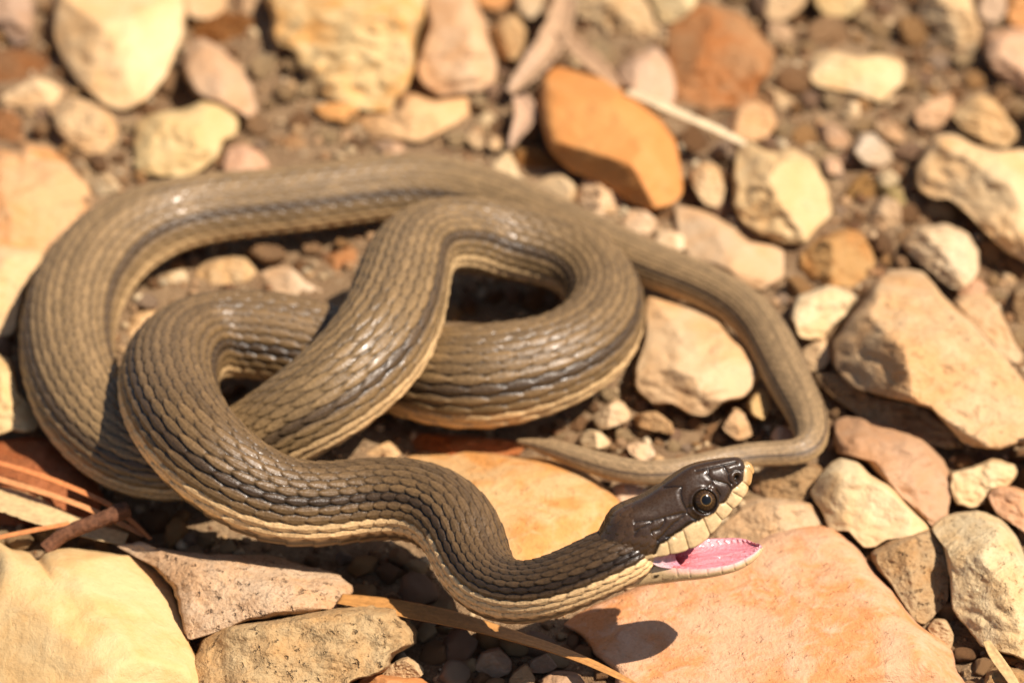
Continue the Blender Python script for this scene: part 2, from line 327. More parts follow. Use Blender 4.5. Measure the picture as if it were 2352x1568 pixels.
stone(2, '2085,1520 2160,1465 2260,1495 2305,1580 2200,1610 2090,1580', 0, 4, 'fbd6a4', 'smooth', 'bright oval pebble lying against the thinning tail', cat='pebble')
stone(2, '300,930 380,895 480,930 535,980 400,995', -1, 4, 'dcb288', 'smooth', 'tiny pinkish wedge pebble just behind the snake under the flat orange tan slab', cat='pebble')
stone(2, '1480,60 1640,-80 2100,-80 2080,120 2105,250 1980,300 1860,260 1760,250 1640,180 1540,170', 0, 7, 'e2bf8a', 'rough', 'rough sandy tan stone above the gray dead leaf fork', 4, amp=1.7)
stone(2, '2000,-80 2360,-80 2340,60 2230,140 2120,150 2090,60', 1, 8, 'ecd096', 'smooth', 'pale yellow stone above the reddish brown mottled stone')
stone(2, '940,770 1000,715 1070,740 1085,810 1030,850 960,830', 0, 4, 'e8c48c', 'smooth', 'small round tan pebble left of the gray leaf end', cat='pebble')
stone(2, '880,880 920,830 980,870 1000,930 940,950', 0, 4, 'e3bd88', 'smooth', 'small tan pebble in a cluster behind the snake', cat='pebble', group='pebbles clustered behind the snake')
stone(2, '1020,920 1060,870 1110,900 1110,950 1050,960', 0, 4, 'e3bd88', 'smooth', 'small tan pebble in a cluster behind the snake', cat='pebble', group='pebbles clustered behind the snake')
# --- upper right
stone(3, '600,-80 980,-80 940,60 820,135 720,125 640,60', 1, 7, 'e2bf8c', 'smooth', 'tan slab lying over the edge of the reddish brown mottled stone')
stone(3, '700,130 820,150 880,200 860,270 780,270 720,210', 0, 5, 'd6b083', 'smooth', 'small greyish tan stone below the tan slab')
stone(3, '1000,-80 1330,-80 1320,60 1220,120 1090,105 1020,40', 1, 8, 'f4d08c', 'smooth', 'pale yellow stone above a dark hollow, next to brown gravel')
stone(3, '1660,100 1720,-80 1980,-80 2065,180 2050,285 1950,315 1830,250 1740,170', 1, 9, 'f2cf98', 'smooth', 'large pale wedge stone with a dark gap along its lower left edge', 2, front=(225, 20, .5))
stone(3, '2060,60 2100,-80 2230,-80 2240,90 2160,150 2080,120', 1, 7, 'd8b48c', 'smooth', 'grey beige stone next to the pale wedge stone')
stone(3, '2250,-80 2440,-80 2440,170 2290,175 2240,100', 1, 7, 'eda95c', 'smooth', 'orange stone next to the grey beige stone')
stone(3, '2110,230 2260,180 2440,190 2440,640 2300,560 2180,480 2110,380', 1, 9, 'e6b78b', 'smooth', 'pinkish stone with a deep shadow beneath, below the orange stone', 2, front=(240, 15, .5))
stone(3, '955,480 1010,360 1120,325 1280,360 1420,345 1575,390 1595,520 1500,610 1430,655 1300,605 1150,575 1020,555', 1, 7, 'f9d59a', 'smooth', 'flat cream stone lying on brown gravel right of the reddish brown stone', 2, big=True, amp=.7)
stone(3, '430,800 530,670 640,645 740,700 772,800 720,880 600,905 500,870', 1, 6, 'eeb97b', 'smooth', 'rounded peach stone at the end of the pale straw', 1)
stone(3, '690,540 760,555 885,640 875,705 790,690 700,615', 0, 4, 'e3bd88', 'rough', 'thin curved tan stone chip beside the rounded peach stone')
stone(3, '1195,650 1300,650 1305,740 1220,765', 0, 4, 'ecca96', 'smooth', 'tiny pale pebble under the flat cream stone', cat='pebble')
stone(3, '1005,800 1120,785 1235,870 1225,945 1120,935 1040,880', 0, 4, 'd3aa80', 'smooth', 'mauve wedge shaped pebble lying near the whitish grey pebble', cat='pebble')
stone(3, '1245,960 1300,855 1390,850 1480,940 1515,1020 1440,1065 1330,1045', 0, 6, 'ddc3a0', 'smooth', 'whitish grey rounded pebble among tan gravel', cat='pebble')
stone(3, '1380,760 1500,770 1590,860 1570,910 1470,880 1400,820', 0, 4, 'd2a775', 'smooth', 'brown tan stone chip above the whitish grey pebble')
stone(3, '1640,720 1780,620 1900,595 1890,760 1800,825 1680,805', 0, 6, 'e2b07b', 'smooth', 'peach brown stone above the large cream stone with a pit')
stone(3, '1880,720 2040,605 2140,620 2260,760 2325,860 2240,945 2100,910 1960,830', 1, 7, 'eac183', 'smooth', 'yellowish tan stone leaning on the large cream stone with a pit', 4)
stone(3, '1660,1090 1720,960 1780,870 1900,855 2040,920 2200,960 2440,980 2440,1680 2250,1610 2120,1500 2000,1370 1880,1270 1780,1270 1680,1220', 3, 10, 'fad195', 'smooth', 'large cream stone with a round pit and rusty brown underside', 2, big=True, front=(232, 12, .55), edge=4, tilt=(0, -.1))
stone(3, '500,1330 500,1150 520,960 600,895 680,955 760,975 880,945 980,1000 1070,1140 1125,1300 1100,1400 1020,1470 960,1545 830,1560 700,1515 560,1425', 2, 9, 'f0ca8c', 'smooth', 'big knobbly yellowish tan stone with a lobed outline right of the orange stone', 4, big=True, amp=1.3)
stone(3, '215,1110 300,1035 400,1060 445,1200 420,1325 330,1315 250,1220', 1, 6, 'e6be85', 'smooth', 'oval tan stone wedged between the orange stone and the big lobed stone', 2)
stone(6, '910,290 930,180 1020,90 1140,40 1250,15 1340,75 1405,200 1395,330 1300,405 1200,400 1000,375', 0, 7, 'cf9b53', 'mottled', 'ochre brown rounded stone tucked under the big lobed stone', 3, amp=1.4, front=(215, 15, .3))
stone(3, '1080,1005 1180,1025 1195,1115 1100,1105', 0, 4, 'e8c19a', 'smooth', 'pinkish pebble beside the big lobed yellowish stone', cat='pebble')
stone(3, '1415,1110 1500,1085 1565,1150 1500,1195 1430,1175', 0, 5, 'efd3a0', 'smooth', 'pale pebble on the olive yellow stone', cat='pebble')
stone(3, '1200,1290 1220,1200 1330,1095 1400,1160 1395,1285 1280,1335', -1, 5, 'b98f52', 'clod', 'olive yellow crumbly stone below the whitish grey pebble')
stone(3, '1340,1440 1390,1330 1460,1245 1560,1290 1575,1400 1520,1490 1400,1490', 0, 5, 'd9b689', 'rough', 'greyish lumpy stone below the olive yellow stone')
stone(3, '1400,1180 1560,1190 1600,1290 1580,1330 1500,1260 1400,1240', 0, 4, 'b49a5c', 'rough', 'thin olive green stone chip under the pale pebble')
stone(6, '1580,120 1680,15 1860,-10 1990,55 2065,180 2055,320 1960,405 1860,385 1760,300 1650,215', 2, 8, 'f0cf9e', 'smooth', 'cream two faced stone above the biggest cream boulder', 3, big=True, front=(230, 25, .3))
stone(6, '110,-117 230,-115 340,-80 480,0 600,100 760,130 860,195 880,260 800,345 690,415 540,370 380,270 200,200 130,60', 0, 4.5, 'e4bf90', 'smooth', 'flat pinkish grey slab with a pointed end behind the tail', 1, amp=.6, tilt=(0, 0))
stone(6, '855,580 900,460 1080,385 1160,385 1275,450 1225,560 1125,650 1060,725 930,725 880,650', 1, 6, 'fbdca6', 'smooth', 'bright cream stone chip with an angular top right of the tail', 3)
stone(6, '930,800 1080,715 1125,840 1075,910 990,935', 0, 4, 'eac18a', 'smooth', 'small tan stone between the tail and the biggest cream boulder')
stone(6, '1110,750 1250,560 1370,420 1450,310 1580,265 1720,310 1870,480 2020,620 2200,800 2330,960 2440,1090 2440,1340 2200,1425 1990,1400 1880,1295 1760,1170 1640,1135 1430,1085 1250,1025 1135,900', 4, 12, 'f2c68d', 'rough', 'biggest cream boulder with an overhanging dark rough face on its left', 2, big=True, front=(240, -14, .46), edge=6, tilt=(-.05, -.12), amp=.8)
stone(6, '1005,960 1150,935 1300,1050 1480,1090 1700,1130 1880,1280 1965,1400 1900,1430 1780,1410 1620,1340 1420,1280 1240,1180 1100,1070', 0, 5, 'd6ad77', 'sandy', 'rough gravelly ridge of stone under the overhang of the biggest cream boulder', 2, amp=1.6)
stone(6, '1135,1280 1220,1215 1330,1225 1520,1275 1700,1340 1800,1440 1870,1560 1895,1700 1865,1880 1790,1940 1650,1810 1480,1670 1340,1510 1155,1450', 0, 6, 'd6a678', 'smooth', 'mauve tan stone lying beside the bend of the tail', 3, big=True)
stone(6, '1890,480 2010,425 2130,440 2200,540 2290,740 2345,830 2300,890 2200,810 2060,665 1960,560', 0, 6, 'e6bb84', 'smooth', 'long tan stone along the upper edge of the biggest cream boulder', 2)
stone(6, '2290,400 2440,330 2440,660 2330,645 2280,520', -1, 5, 'b08f62', 'rough', 'dull olive grey stone next to the long tan stone')
stone(6, '1930,420 2040,335 2125,400 2060,480 1960,490', 0, 5, 'dda777', 'smooth', 'small peach stone between cream two faced stone and long tan stone')
stone(6, '-60,440 100,480 350,535 430,615 510,715 605,800 665,930 645,1025 570,1095 460,1125 330,1205 230,1200 110,1140 -30,1130 -120,1050 -140,940 -70,700', 1, 6, 'f0c68f', 'smooth', 'cream stone between the coiled body and the tail', 2, big=True, front=(265, 12, .55), edge=4, amp=.8)
stone(6, '585,1130 650,1035 720,1075 735,1170 690,1245 610,1210', 0, 4, 'd9ae68', 'smooth', 'small yellowish pebble in the shade of the tail', cat='pebble')
stone(6, '425,1290 500,1165 580,1200 615,1340 520,1370', -1, 4.5, 'e3b882', 'smooth', 'small tan pebble beside the yellowish pebble near the tail', cat='pebble')
stone(6, '735,1340 790,1275 870,1305 885,1375 760,1380', -1, 4, 'e6bd97', 'smooth', 'tiny pinkish pebble inside the bend of the tail', cat='pebble')
stone(5, '1690,1220 1830,1105 1900,1140 1935,1230 1830,1285 1740,1300', 0, 4, 'ebc591', 'smooth', 'pale pebble below the coil at the foot of the cream stone', cat='pebble')
stone(5, '1960,1210 2090,1185 2195,1260 2205,1335 2080,1310 1970,1280', -1, 4, 'dbac70', 'rough', 'tan rough pebble on soil under the cream stone', cat='pebble')
stone(5, '1605,1380 1650,1305 1740,1315 1805,1390 1740,1425 1640,1420', -1, 4, 'f0d09c', 'smooth', 'pale oval pebble touching the tail near its tip', cat='pebble')
stone(5, '1905,1410 1960,1385 2050,1395 2095,1470 2010,1500 1930,1460', -1, 4, 'fbd9ae', 'smooth', 'bright white pebble on soil between the tail tip and the cream stone', cat='pebble')
# --- inside the coils
stone(4, '1235,300 1320,215 1500,185 1600,220 1645,310 1610,410 1450,450 1290,430', -2, 4, 'ecc78f', 'rough', 'rough tan stone seen through the gap in the left coil', 3)
stone(4, '1625,320 1750,265 1860,265 1960,350 2080,420 2170,480 2120,550 1800,480 1640,430', -2, 4, 'efc99b', 'smooth', 'long pale stone in the gap between the left coils')
stone(4, '995,380 1060,305 1170,275 1205,350 1175,425 1050,445', -2, 4, 'f0d3a0', 'smooth', 'small whitish pebble shaded by the left coil', cat='pebble')
stone(4, '795,640 870,555 960,535 1040,560 1000,640 900,710 820,720', -2, 4, 'f0c88f', 'smooth', 'tan pebble lit inside the left coil', cat='pebble')
stone(4, '1985,260 2090,175 2300,110 2330,330 2200,430 2060,360', -2, 4, 'c58648', 'mottled', 'rusty brown stone half hidden beneath the crossing coil')
# --- left edge
stone(4, '-80,150 150,145 285,165 255,280 155,420 115,560 100,650 40,715 -80,690', 2, 6, 'f4cd92', 'smooth', 'cream stone touching the outer left side of the snake', 2)
stone(4, '-80,820 50,845 95,950 115,1060 195,1150 255,1260 220,1315 90,1315 -80,1325', 2, 6, 'f5cd88', 'smooth', 'yellow cream stone below a dark gap on the outer left of the snake', 2)
stone(7, '-80,40 100,5 270,-5 390,75 540,165 615,270 655,420 600,520 300,560 -80,540', -1, 4, 'b8672c', 'mottled', 'rust red stone under the orange pine needles', 2, big=True)
# --- front
stone(7, '-80,740 80,712 180,730 235,778 290,730 400,705 560,722 760,738 930,768 1050,860 1110,1000 1160,1150 1212,1300 1220,1680 -80,1680', 1, 9, 'f8d08c', 'smooth', 'large smooth cream yellow stone with a notched top edge in the foreground', 1, big=True, edge=5, amp=.5, conc='560,1250', tilt=(0, .05))
stone(7, '760,700 900,665 1000,705 1200,735 1440,745 1700,755 1950,820 2130,860 2240,940 2225,1050 2100,1100 1800,1140 1500,1200 1320,1270 1190,1285 1150,1100 1090,950 980,830', 3.4, 4.4, 'ecc497', 'sandy', 'rough pinkish white pitted stone under the front of the snake', 3, big=True, amp=1.3, tilt=(0, .05))
stone(7, '1225,1400 1290,1285 1450,1205 1800,1145 2100,1085 2390,1055 2530,1095 2620,1165 2655,1250 2635,1315 2560,1375 2490,1465 2400,1515 2250,1565 2170,1680 1240,1680', 1, 9, 'ddb77d', 'sandy', 'coarse sandstone block with cracks standing in the foreground', 2, big=True, amp=1.2, edge=4, front=(205, 5, .86), tilt=(0, .1))
stone(8, '345,1510 400,1445 510,1395 605,1460 615,1510 560,1545 440,1545', 0, 4, 'e4c08c', 'rough', 'small pale pebble at the foot of the sandstone block', cat='pebble')
stone(8, '120,1680 190,1560 260,1500 480,1530 620,1540 680,1680', 0, 4, 'dd924c', 'smooth', 'low orange stone at the foot of the sandstone block')
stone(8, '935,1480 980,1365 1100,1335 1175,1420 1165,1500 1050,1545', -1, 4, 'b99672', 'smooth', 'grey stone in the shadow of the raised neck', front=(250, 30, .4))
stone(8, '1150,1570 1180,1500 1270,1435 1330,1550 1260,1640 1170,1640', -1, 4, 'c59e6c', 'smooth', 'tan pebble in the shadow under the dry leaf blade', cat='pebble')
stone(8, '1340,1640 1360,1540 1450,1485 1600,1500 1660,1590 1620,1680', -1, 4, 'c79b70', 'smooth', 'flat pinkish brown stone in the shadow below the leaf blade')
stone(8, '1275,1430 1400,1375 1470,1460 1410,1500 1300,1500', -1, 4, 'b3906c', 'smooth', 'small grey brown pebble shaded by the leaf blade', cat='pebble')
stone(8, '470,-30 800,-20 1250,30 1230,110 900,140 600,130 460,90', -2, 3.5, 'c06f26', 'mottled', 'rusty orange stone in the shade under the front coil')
stone(8, '460,180 600,85 900,90 1250,125 1450,140 1640,205 1750,300 1870,400 1900,600 1700,830 1400,930 1000,830 650,560', -1, 6, 'f2be78', 'mottled', 'big smooth yellow stone behind the bend of the neck', 1, big=True, edge=3.2, amp=.6)
stone(8, '210,125 330,45 400,5 455,55 470,115 400,170 260,170', -2, 4, 'efc081', 'smooth', 'small orange tan stone between the coils in front')
stone(8, '1800,320 1900,280 2000,310 2060,350 2000,440 1880,430', -1, 4, 'e8bd93', 'smooth', 'small pale pink stone between tail and neck')
stone(9, '-570,1190 -400,1075 -100,955 300,840 580,705 740,600 900,565 1080,575 1180,620 1300,720 1420,870 1540,1020 1660,1180 1740,1240 1860,1330 1895,1440 1930,1680 -120,1680 -270,1490 -400,1370 -460,1260', 0, 4.2, 'f6ba86', 'mottled', 'huge salmon pink stone with orange patches beneath the open mouth', 1, big=True, amp=.6, edge=4, tilt=(.05, .0), conc='650,1200')
stone(9, '380,600 520,470 560,400 700,385 860,395 990,415 1065,500 1090,580 900,640 700,690 400,690', -1, 5, 'e8c18f', 'rough', 'speckled beige flat stone right behind the head', 1, amp=.8)
stone(9, '590,280 700,185 820,155 1040,175 1065,240 1000,320 985,400 860,400 700,390 600,350', -2, 5, 'b9925f', 'rough', 'dull grey brown stone in front of the tail, above the speckled flat stone')
stone(9, '985,340 1080,195 1180,125 1290,145 1370,230 1500,305 1620,440 1745,585 1640,640 1480,655 1400,700 1330,700 1230,605 1120,595 1060,480', 1, 7, 'fbd9a0', 'smooth', 'angular bright cream stone with a ridge, right of the snout', 2, big=True, front=(200, 30, .35), amp=.6)
stone(9, '1370,740 1480,655 1640,595 1760,585 1855,700 1885,900 1865,1050 1785,1140 1720,1200 1640,1155 1500,950 1400,830', -1, 7, 'd6b27e', 'sandy', 'rounded rough greyish tan stone bordering the salmon stone', 2, amp=.7, big=True)
stone(9, '1760,580 1860,495 2050,465 2200,525 2310,640 2355,760 2440,900 2440,1420 2260,1390 2080,1330 1995,1220 1895,1100 1875,900 1830,700', 1, 10, 'fbdca4', 'rough', 'large whitish cream stone with a rough pale face, beside the round greyish stone', 2, big=True, amp=.6)
stone(9, '1875,230 2030,185 2150,135 2285,165 2315,230 2265,305 2125,345 2095,425 1990,455 1895,405', 0, 6, 'f7d59c', 'smooth', 'knobbly light cream stone with two lumps', 3, amp=1.2)
stone(9, '2110,370 2170,305 2290,315 2440,380 2440,660 2300,570 2180,490', 0, 6, 'e9b281', 'smooth', 'peach stone below the knobbly light cream stone')
stone(9, '1735,1220 1780,1155 1860,1165 1905,1260 1885,1345 1800,1310', -1, 4, 'deb47c', 'smooth', 'small tan stone between the salmon stone and the whitish cream stone')
stone(9, '2110,1500 2200,1455 2330,1480 2440,1560 2440,1680 2090,1680', -1, 5, 'c99a5c', 'rough', 'ochre brown stone at the end of the straw tip')
stone(9, '2060,1350 2250,1400 2440,1420 2440,1500 2260,1450 2100,1420', -2, 3.5, 'b58a58', 'clod', 'brown clod in the shade of the whitish cream stone', cat='soil clod', name='soil_clod')

# ------------------------------------------------------------------ loose pebbles and gravel filling the gaps
import bmesh
def pebble_mesh(seed, sub=3):
    bm = bmesh.new(); bmesh.ops.create_icosphere(bm, subdivisions=sub, radius=1.0)
    r = np.random.default_rng(seed)
    planes = []
    for q in range(13):
        nv = r.normal(size=3); nv /= np.linalg.norm(nv); planes.append((nv, r.uniform(0.58, 0.88)))
    s = r.uniform(0, 40)
    for v in bm.verts:
        p = np.array(v.co)
        for nv, dd in planes:
            e = p @ nv - dd
            if e > 0: p = p - nv * e * 0.97
        p *= 1 + 0.16 * mnoise.fractal(Vector(tuple(p * 1.3 + s)), 0.9, 2.0, 3)
        v.co = p
    me = bpy.data.meshes.new('pebble'); bm.to_mesh(me); bm.free()
    me.polygons.foreach_set('use_smooth', np.ones(len(me.polygons), bool))
    return me
# coarse map of what the traced stones already cover (4 px cells, 40 px margin)
MASK = np.zeros((412, 608), bool)
for poly in OUTLINES:
    lo = np.maximum(((poly.min(0) + 40) / 4).astype(int), 0); hi = np.minimum(((poly.max(0) + 40) / 4).astype(int) + 2, [608, 412])
    if (hi <= lo).any(): continue
    xx, yy = np.meshgrid(np.arange(lo[0], hi[0]) * 4.0 - 38, np.arange(lo[1], hi[1]) * 4.0 - 38); r_ = np.zeros(xx.shape, bool)
    for a, b in zip(poly, np.roll(poly, -1, 0)):
        if a[1] == b[1]: continue
        r_ ^= ((a[1] > yy) != (b[1] > yy)) & (xx < a[0] + (yy - a[1]) / (b[1] - a[1]) * (b[0] - a[0]))
    MASK[lo[1]:hi[1], lo[0]:hi[0]] |= r_
def covered(pt):
    return bool(MASK[min(max(int((pt[1] + 40) / 4), 0), 411), min(max(int((pt[0] + 40) / 4), 0), 607)])
def snake_gap(pt):
    return float(np.min(np.hypot(PATH2[:, 0] - pt[0], PATH2[:, 1] - pt[1]) - PATH2[:, 2]))
PEB = [pebble_mesh(s) for s in range(8)]
PEBC = ['e0b882', 'd3a673', 'c49463', 'ecc995', 'dcae7c', 'b98a5a', 'd9b998', 'e6b070', 'a97f55', 'cba27f']
for me in PEB: me.materials.append(MAT['rough'])
cnt = 0; tries = 0; placed = []
SIZES = [62, 52, 44, 37, 31, 26, 21, 17, 13, 10]
while cnt < 295 and tries < 30000:
    tries += 1
    pt = np.array([random.uniform(-20, 2372), random.uniform(-20, 1588)])
    lim = 0 if tries < 6000 else (3 if tries < 14000 else 5)
    size = SIZES[random.randint(0, 3) + lim - (1 if lim == 5 else 0)] if lim else SIZES[random.randint(0, 4)]
    if covered(pt): continue
    if 1250 < pt[0] < 1900 and pt[1] > 880: size = min(size, random.choice([14, 19, 24]))
    ring8 = [pt + size * 0.8 * np.array([math.cos(k * .785), 0.8 * math.sin(k * .785)]) for k in range(8)]
    if sum(covered(q) for q in ring8) > (1 if size > 30 else 2): continue
    g = snake_gap(pt)
    if g < (0.75 * size if size > 16 else -10): continue
    if any((pt[0] - q[0]) ** 2 + (pt[1] - q[1]) ** 2 < ((size + q[2]) * 0.70) ** 2 for q in placed): continue
    placed.append((pt[0], pt[1], size)); cnt += 1
    w = size * 0.70 / F
    P = at_z(pt, -0.001); zz = gz(P[0], P[1])
    P = at_z(pt, zz + 0.25 * w)
    o = bpy.data.objects.new('pebble', PEB[cnt % 8]); col.objects.link(o)
    o.location = P; o.scale = (w * random.uniform(.8, 1.3), w * random.uniform(.8, 1.2), w * random.uniform(.6, .95))
    o.rotation_euler = (random.uniform(-.5, .5), random.uniform(-.5, .5), random.uniform(0, 6.28))
    hx_ = random.choice(PEBC); c_ = hexlin(hx_) / K_ALB * random.uniform(.95, 1.2)
    o.color = (*np.clip(c_, 0.01, 0.6), 1)
    sz = 'tiny' if size < 20 else ('small' if size < 36 else 'medium sized')
    hue = dict(e0b882='tan', d3a673='light brown', c49463='brown', ecc995='cream', dcae7c='peach', b98a5a='dark tan', d9b998='pinkish grey', e6b070='orange tan', a97f55='dull brown', cba27f='mauve')[hx_]
    tag(o, sz + ' angular ' + hue + ' pebble lying on soil and grit between larger stones', 'pebble', sz + ' ' + hue + ' pebbles on the soil between stones')

def scatter(name, n, place, sizes, seed, label, sub, z_in, hexes):
    """one mesh of many small stones (too many to count)"""
    r = np.random.default_rng(seed); Vs, Fs, Cs = [], [], []; off = 0
    base = []
    for s in range(6):
        me = pebble_mesh(100 + s, sub); v = np.empty(len(me.vertices) * 3, np.float32); me.vertices.foreach_get('co', v)
        f = np.empty(len(me.polygons) * 3, np.int32); me.polygons.foreach_get('vertices', f); base.append((v.reshape(-1, 3), f.reshape(-1, 3)))
        bpy.data.meshes.remove(me)
    hx = [hexlin(h) / K_ALB for h in hexes]
    for k in range(n):
        xy = place(r)
        if xy is None: continue
        s = sizes(r); v, f = base[r.integers(6)]
        a = r.uniform(0, 6.28); ca, sa = math.cos(a), math.sin(a)
        vv = v * np.array([s * r.uniform(.8, 1.4), s * r.uniform(.7, 1.1), s * r.uniform(.5, .9)])
        vv = np.stack([vv[:, 0] * ca - vv[:, 1] * sa, vv[:, 0] * sa + vv[:, 1] * ca, vv[:, 2] + r.uniform(-.3, .3) * vv[:, 0]], -1)
        Vs.append(vv + np.array([xy[0], xy[1], gz(*xy) + z_in * s])); Fs.append(f + off); off += len(v)
        Cs.append(np.repeat((hx[r.integers(len(hx))] * r.uniform(.7, 1.1))[None], len(v), 0))
    me = mesh_np(name, np.concatenate(Vs), np.concatenate(Fs)); vcol(me, np.concatenate(Cs))
    o = add_obj(name, me, attr_material(name + '_mineral', 0.85, spec=0.25, noise_amt=0.35, nscale=500, bump=0.8))
    return tag(o, label, 'gravel', kind='stuff')
def p_in(r):
    return np.array([r.uniform(-.13, .13), r.uniform(-.13, .17)])
scatter('gravel', 15000, p_in, lambda r: 0.00028 + 0.0013 * r.random() ** 3, 3, 'fine brown and tan grit covering the bare soil', 1, 0.2,
        ['d4aa78', 'b98a5c', '9c7049', 'e3c293', 'caa073', '845b3a', 'eed3a8', 'dcb98c'])
def p_out(r):
    for _ in range(60):
        a = r.uniform(0, 6.28); d = 0.02 + 0.75 * r.random() ** 0.8
        xy = np.array([d * math.cos(a), d * math.sin(a) + 0.02])
        q = project(np.array([xy[0], xy[1], 0.004]))
        if (-170 < q[0] < 2520 and -170 < q[1] < 1740) or xy[1] < -0.30: continue
        return xy
    return None
scatter('surrounding_stones', 1500, p_out, lambda r: 0.004 + 0.013 * r.random() ** 2, 5, 'tan and cream stones strewn over the ground all around', 3, 0.3,
        ['f3cd97', 'eabd8b', 'e0b273', 'f6d7a2', 'd6a678', 'efa865', 'c58a4e'])

# ------------------------------------------------------------------ dry leaves, needles, straw, twig
def strip(name, pts, label, cat, hexcol, curl=0.25, thick=0.12, nsec=9, streak=0.25, tube=False, group=None, edge_n=0.05, rough=0.6):
    """pts: x, y, half width (px), height mm, roll deg"""
    P = spline(np.array(pts, float), 110)
    c = np.stack([at_z(p[:2], p[3] * MM) for p in P]); w = P[:, 2] * 0.68 / F; roll = np.radians(P[:, 4])
    T = np.gradient(c, axis=0); T /= np.linalg.norm(T, axis=1)[:, None]
    Sx = np.cross(T, [0, 0, 1.0]); Sx /= np.linalg.norm(Sx, axis=1)[:, None]; N = np.cross(Sx, T)
    S2 = Sx * np.cos(roll)[:, None] + N * np.sin(roll)[:, None]; N2 = N * np.cos(roll)[:, None] - Sx * np.sin(roll)[:, None]
    V = []
    L = hexlin(hexcol) / K_ALB; C = []
    sd_ = rng.uniform(0, 90)
    for i in range(len(c)):
        ring = []
        nn = 2 * nsec
        for j in range(nn):
            if tube:
                a = 2 * math.pi * j / nn; k = 1 + 0.13 * mnoise.noise(Vector((i * 0.12, math.cos(a) * 1.5, math.sin(a) * 1.5 + sd_)))
                ring.append(c[i] + (S2[i] * math.cos(a) + N2[i] * math.sin(a)) * w[i] * k); v = math.cos(a)
            else:
                top = j < nsec; v = -1 + 2 * (j if top else nn - 1 - j) / (nsec - 1)
                e = 1 + edge_n * mnoise.noise(Vector((i * 0.25, v * 2, sd_)))
                hgt = curl * w[i] * v * v + (thick * MM if top else 0) * (1 - 0.6 * v * v) + 0.04 * w[i] * math.sin(v * 14)
                ring.append(c[i] + S2[i] * w[i] * v * e + N2[i] * hgt)
            m_ = 1 + streak * mnoise.noise(Vector((i * 0.02, v * 7, sd_))) + 0.2 * mnoise.noise(Vector((i * .15, v * 3, sd_ + 4)))
            C.append(L * max(m_, .3))
        V += ring
    n = 2 * nsec; V = np.array(V)
    fs = [tuple(q) for q in grid_faces(len(c), n, True)] + [tuple(range(n))[::-1], tuple((len(c) - 1) * n + j for j in range(n))]
    org = c[len(c) // 2]
    me = mesh_np(name, V - org, fs); vcol(me, np.clip(np.array(C), 0.005, .7))
    o = add_obj(name, me, LEAFM if not tube else TWIGM, None, org)
    return tag(o, label, cat, group)
LEAFM = attr_material('dry_leaf', 0.55, spec=0.35, noise_amt=0.18, nscale=1200, bump=0.4)
TWIGM = attr_material('dry_twig', 0.8, spec=0.2, noise_amt=0.4, nscale=1500, bump=1.0)
strip('pine_needle', [(-40, 1058, 9, 4.5, 10), (80, 1092, 10, 5.5, 10), (180, 1130, 9, 6, 10), (262, 1170, 8, 5, 10), (345, 1240, 5, 2.5, 10)], 'long orange dry pine needle over the rust red stone, upper of two', 'needle', 'ee9456', .5, .25)
strip('pine_needle', [(-40, 1092, 8, 4.2, 0), (80, 1128, 9, 5, 0), (180, 1162, 8, 5.2, 0), (250, 1192, 8, 4.4, 0), (330, 1232, 5, 2.6, 0)], 'orange dry pine needle running below and beside another needle', 'needle', 'f0a468', .5, .25)
strip('dry_leaf', [(-60, 1138, 52, 3.2, 10), (40, 1162, 50, 3.6, 8), (120, 1192, 40, 3.6, 5), (190, 1215, 30, 3.0, 0), (290, 1240, 22, 2.0, 0)], 'pale tan dry leaf strip beside the orange needles', 'leaf', 'e9c48c', .12, .2, edge_n=.12)
strip('pine_needle', [(-40, 1244, 6, 3.4, 0), (40, 1228, 7, 4, 0), (110, 1214, 7, 4.4, 0), (160, 1204, 6, 4.6, 0)], 'short orange dry needle crossing under the dark twig', 'needle', 'f09a5a', .5, .25)
strip('twig', [(105, 1262, 18, 4.0, 0), (140, 1232, 16, 5.5, 0), (190, 1208, 17, 6.6, 0), (240, 1190, 17, 7.2, 0), (283, 1172, 19, 7.6, 0), (294, 1168, 17, 7.6, 0)], 'short dark brown twig lying over dry needles', 'twig', '7d5238', tube=True)
strip('dry_leaf', [(780, 1378, 26, 4.8, 15), (860, 1390, 34, 4.8, 15), (935, 1405, 40, 4.4, 15), (1060, 1432, 42, 4.0, 20), (1180, 1466, 38, 4.2, 25), (1290, 1500, 28, 4.6, 25), (1390, 1540, 17, 4.8, 20), (1470, 1578, 6, 4.8, 10)], 'long tan dry leaf blade passing under the neck to a thin point', 'leaf', 'd99a55', .15, .2)
strip('straw', [(1440, 215, 13, 7.5, 0), (1500, 240, 15, 8, 0), (1580, 275, 14, 7.5, 0), (1650, 305, 13, 6.8, 0), (1710, 335, 9, 6, 0)], 'pale dry grass straw beside the reddish brown mottled stone', 'straw', 'fbdcae', .5, .4)
strip('straw', [(2265, 1475, 8, 4.5, 0), (2285, 1510, 13, 4.2, 0), (2320, 1560, 12, 3.5, 0), (2350, 1610, 9, 3, 0)], 'short pale straw tip next to the whitish cream stone', 'straw', 'e6bd80', .4, .4)
strip('dead_leaf', [(1305, -40, 20, 8, 0), (1290, 40, 32, 7.5, 10), (1262, 110, 36, 6.5, 15), (1215, 170, 30, 5, 15), (1172, 215, 14, 3.5, 10)], 'curled gray brown dead leaf reaching down between tan stones', 'leaf', 'c8a078', .6, .25, edge_n=.25)
strip('dead_leaf', [(1278, 60, 16, 7, 0), (1320, 110, 22, 6.5, -10), (1370, 155, 24, 5.5, -10), (1420, 205, 12, 4.5, 0)], 'gray brown dead leaf fork above the orange stone', 'leaf', 'c69d75', .5, .25, edge_n=.25)
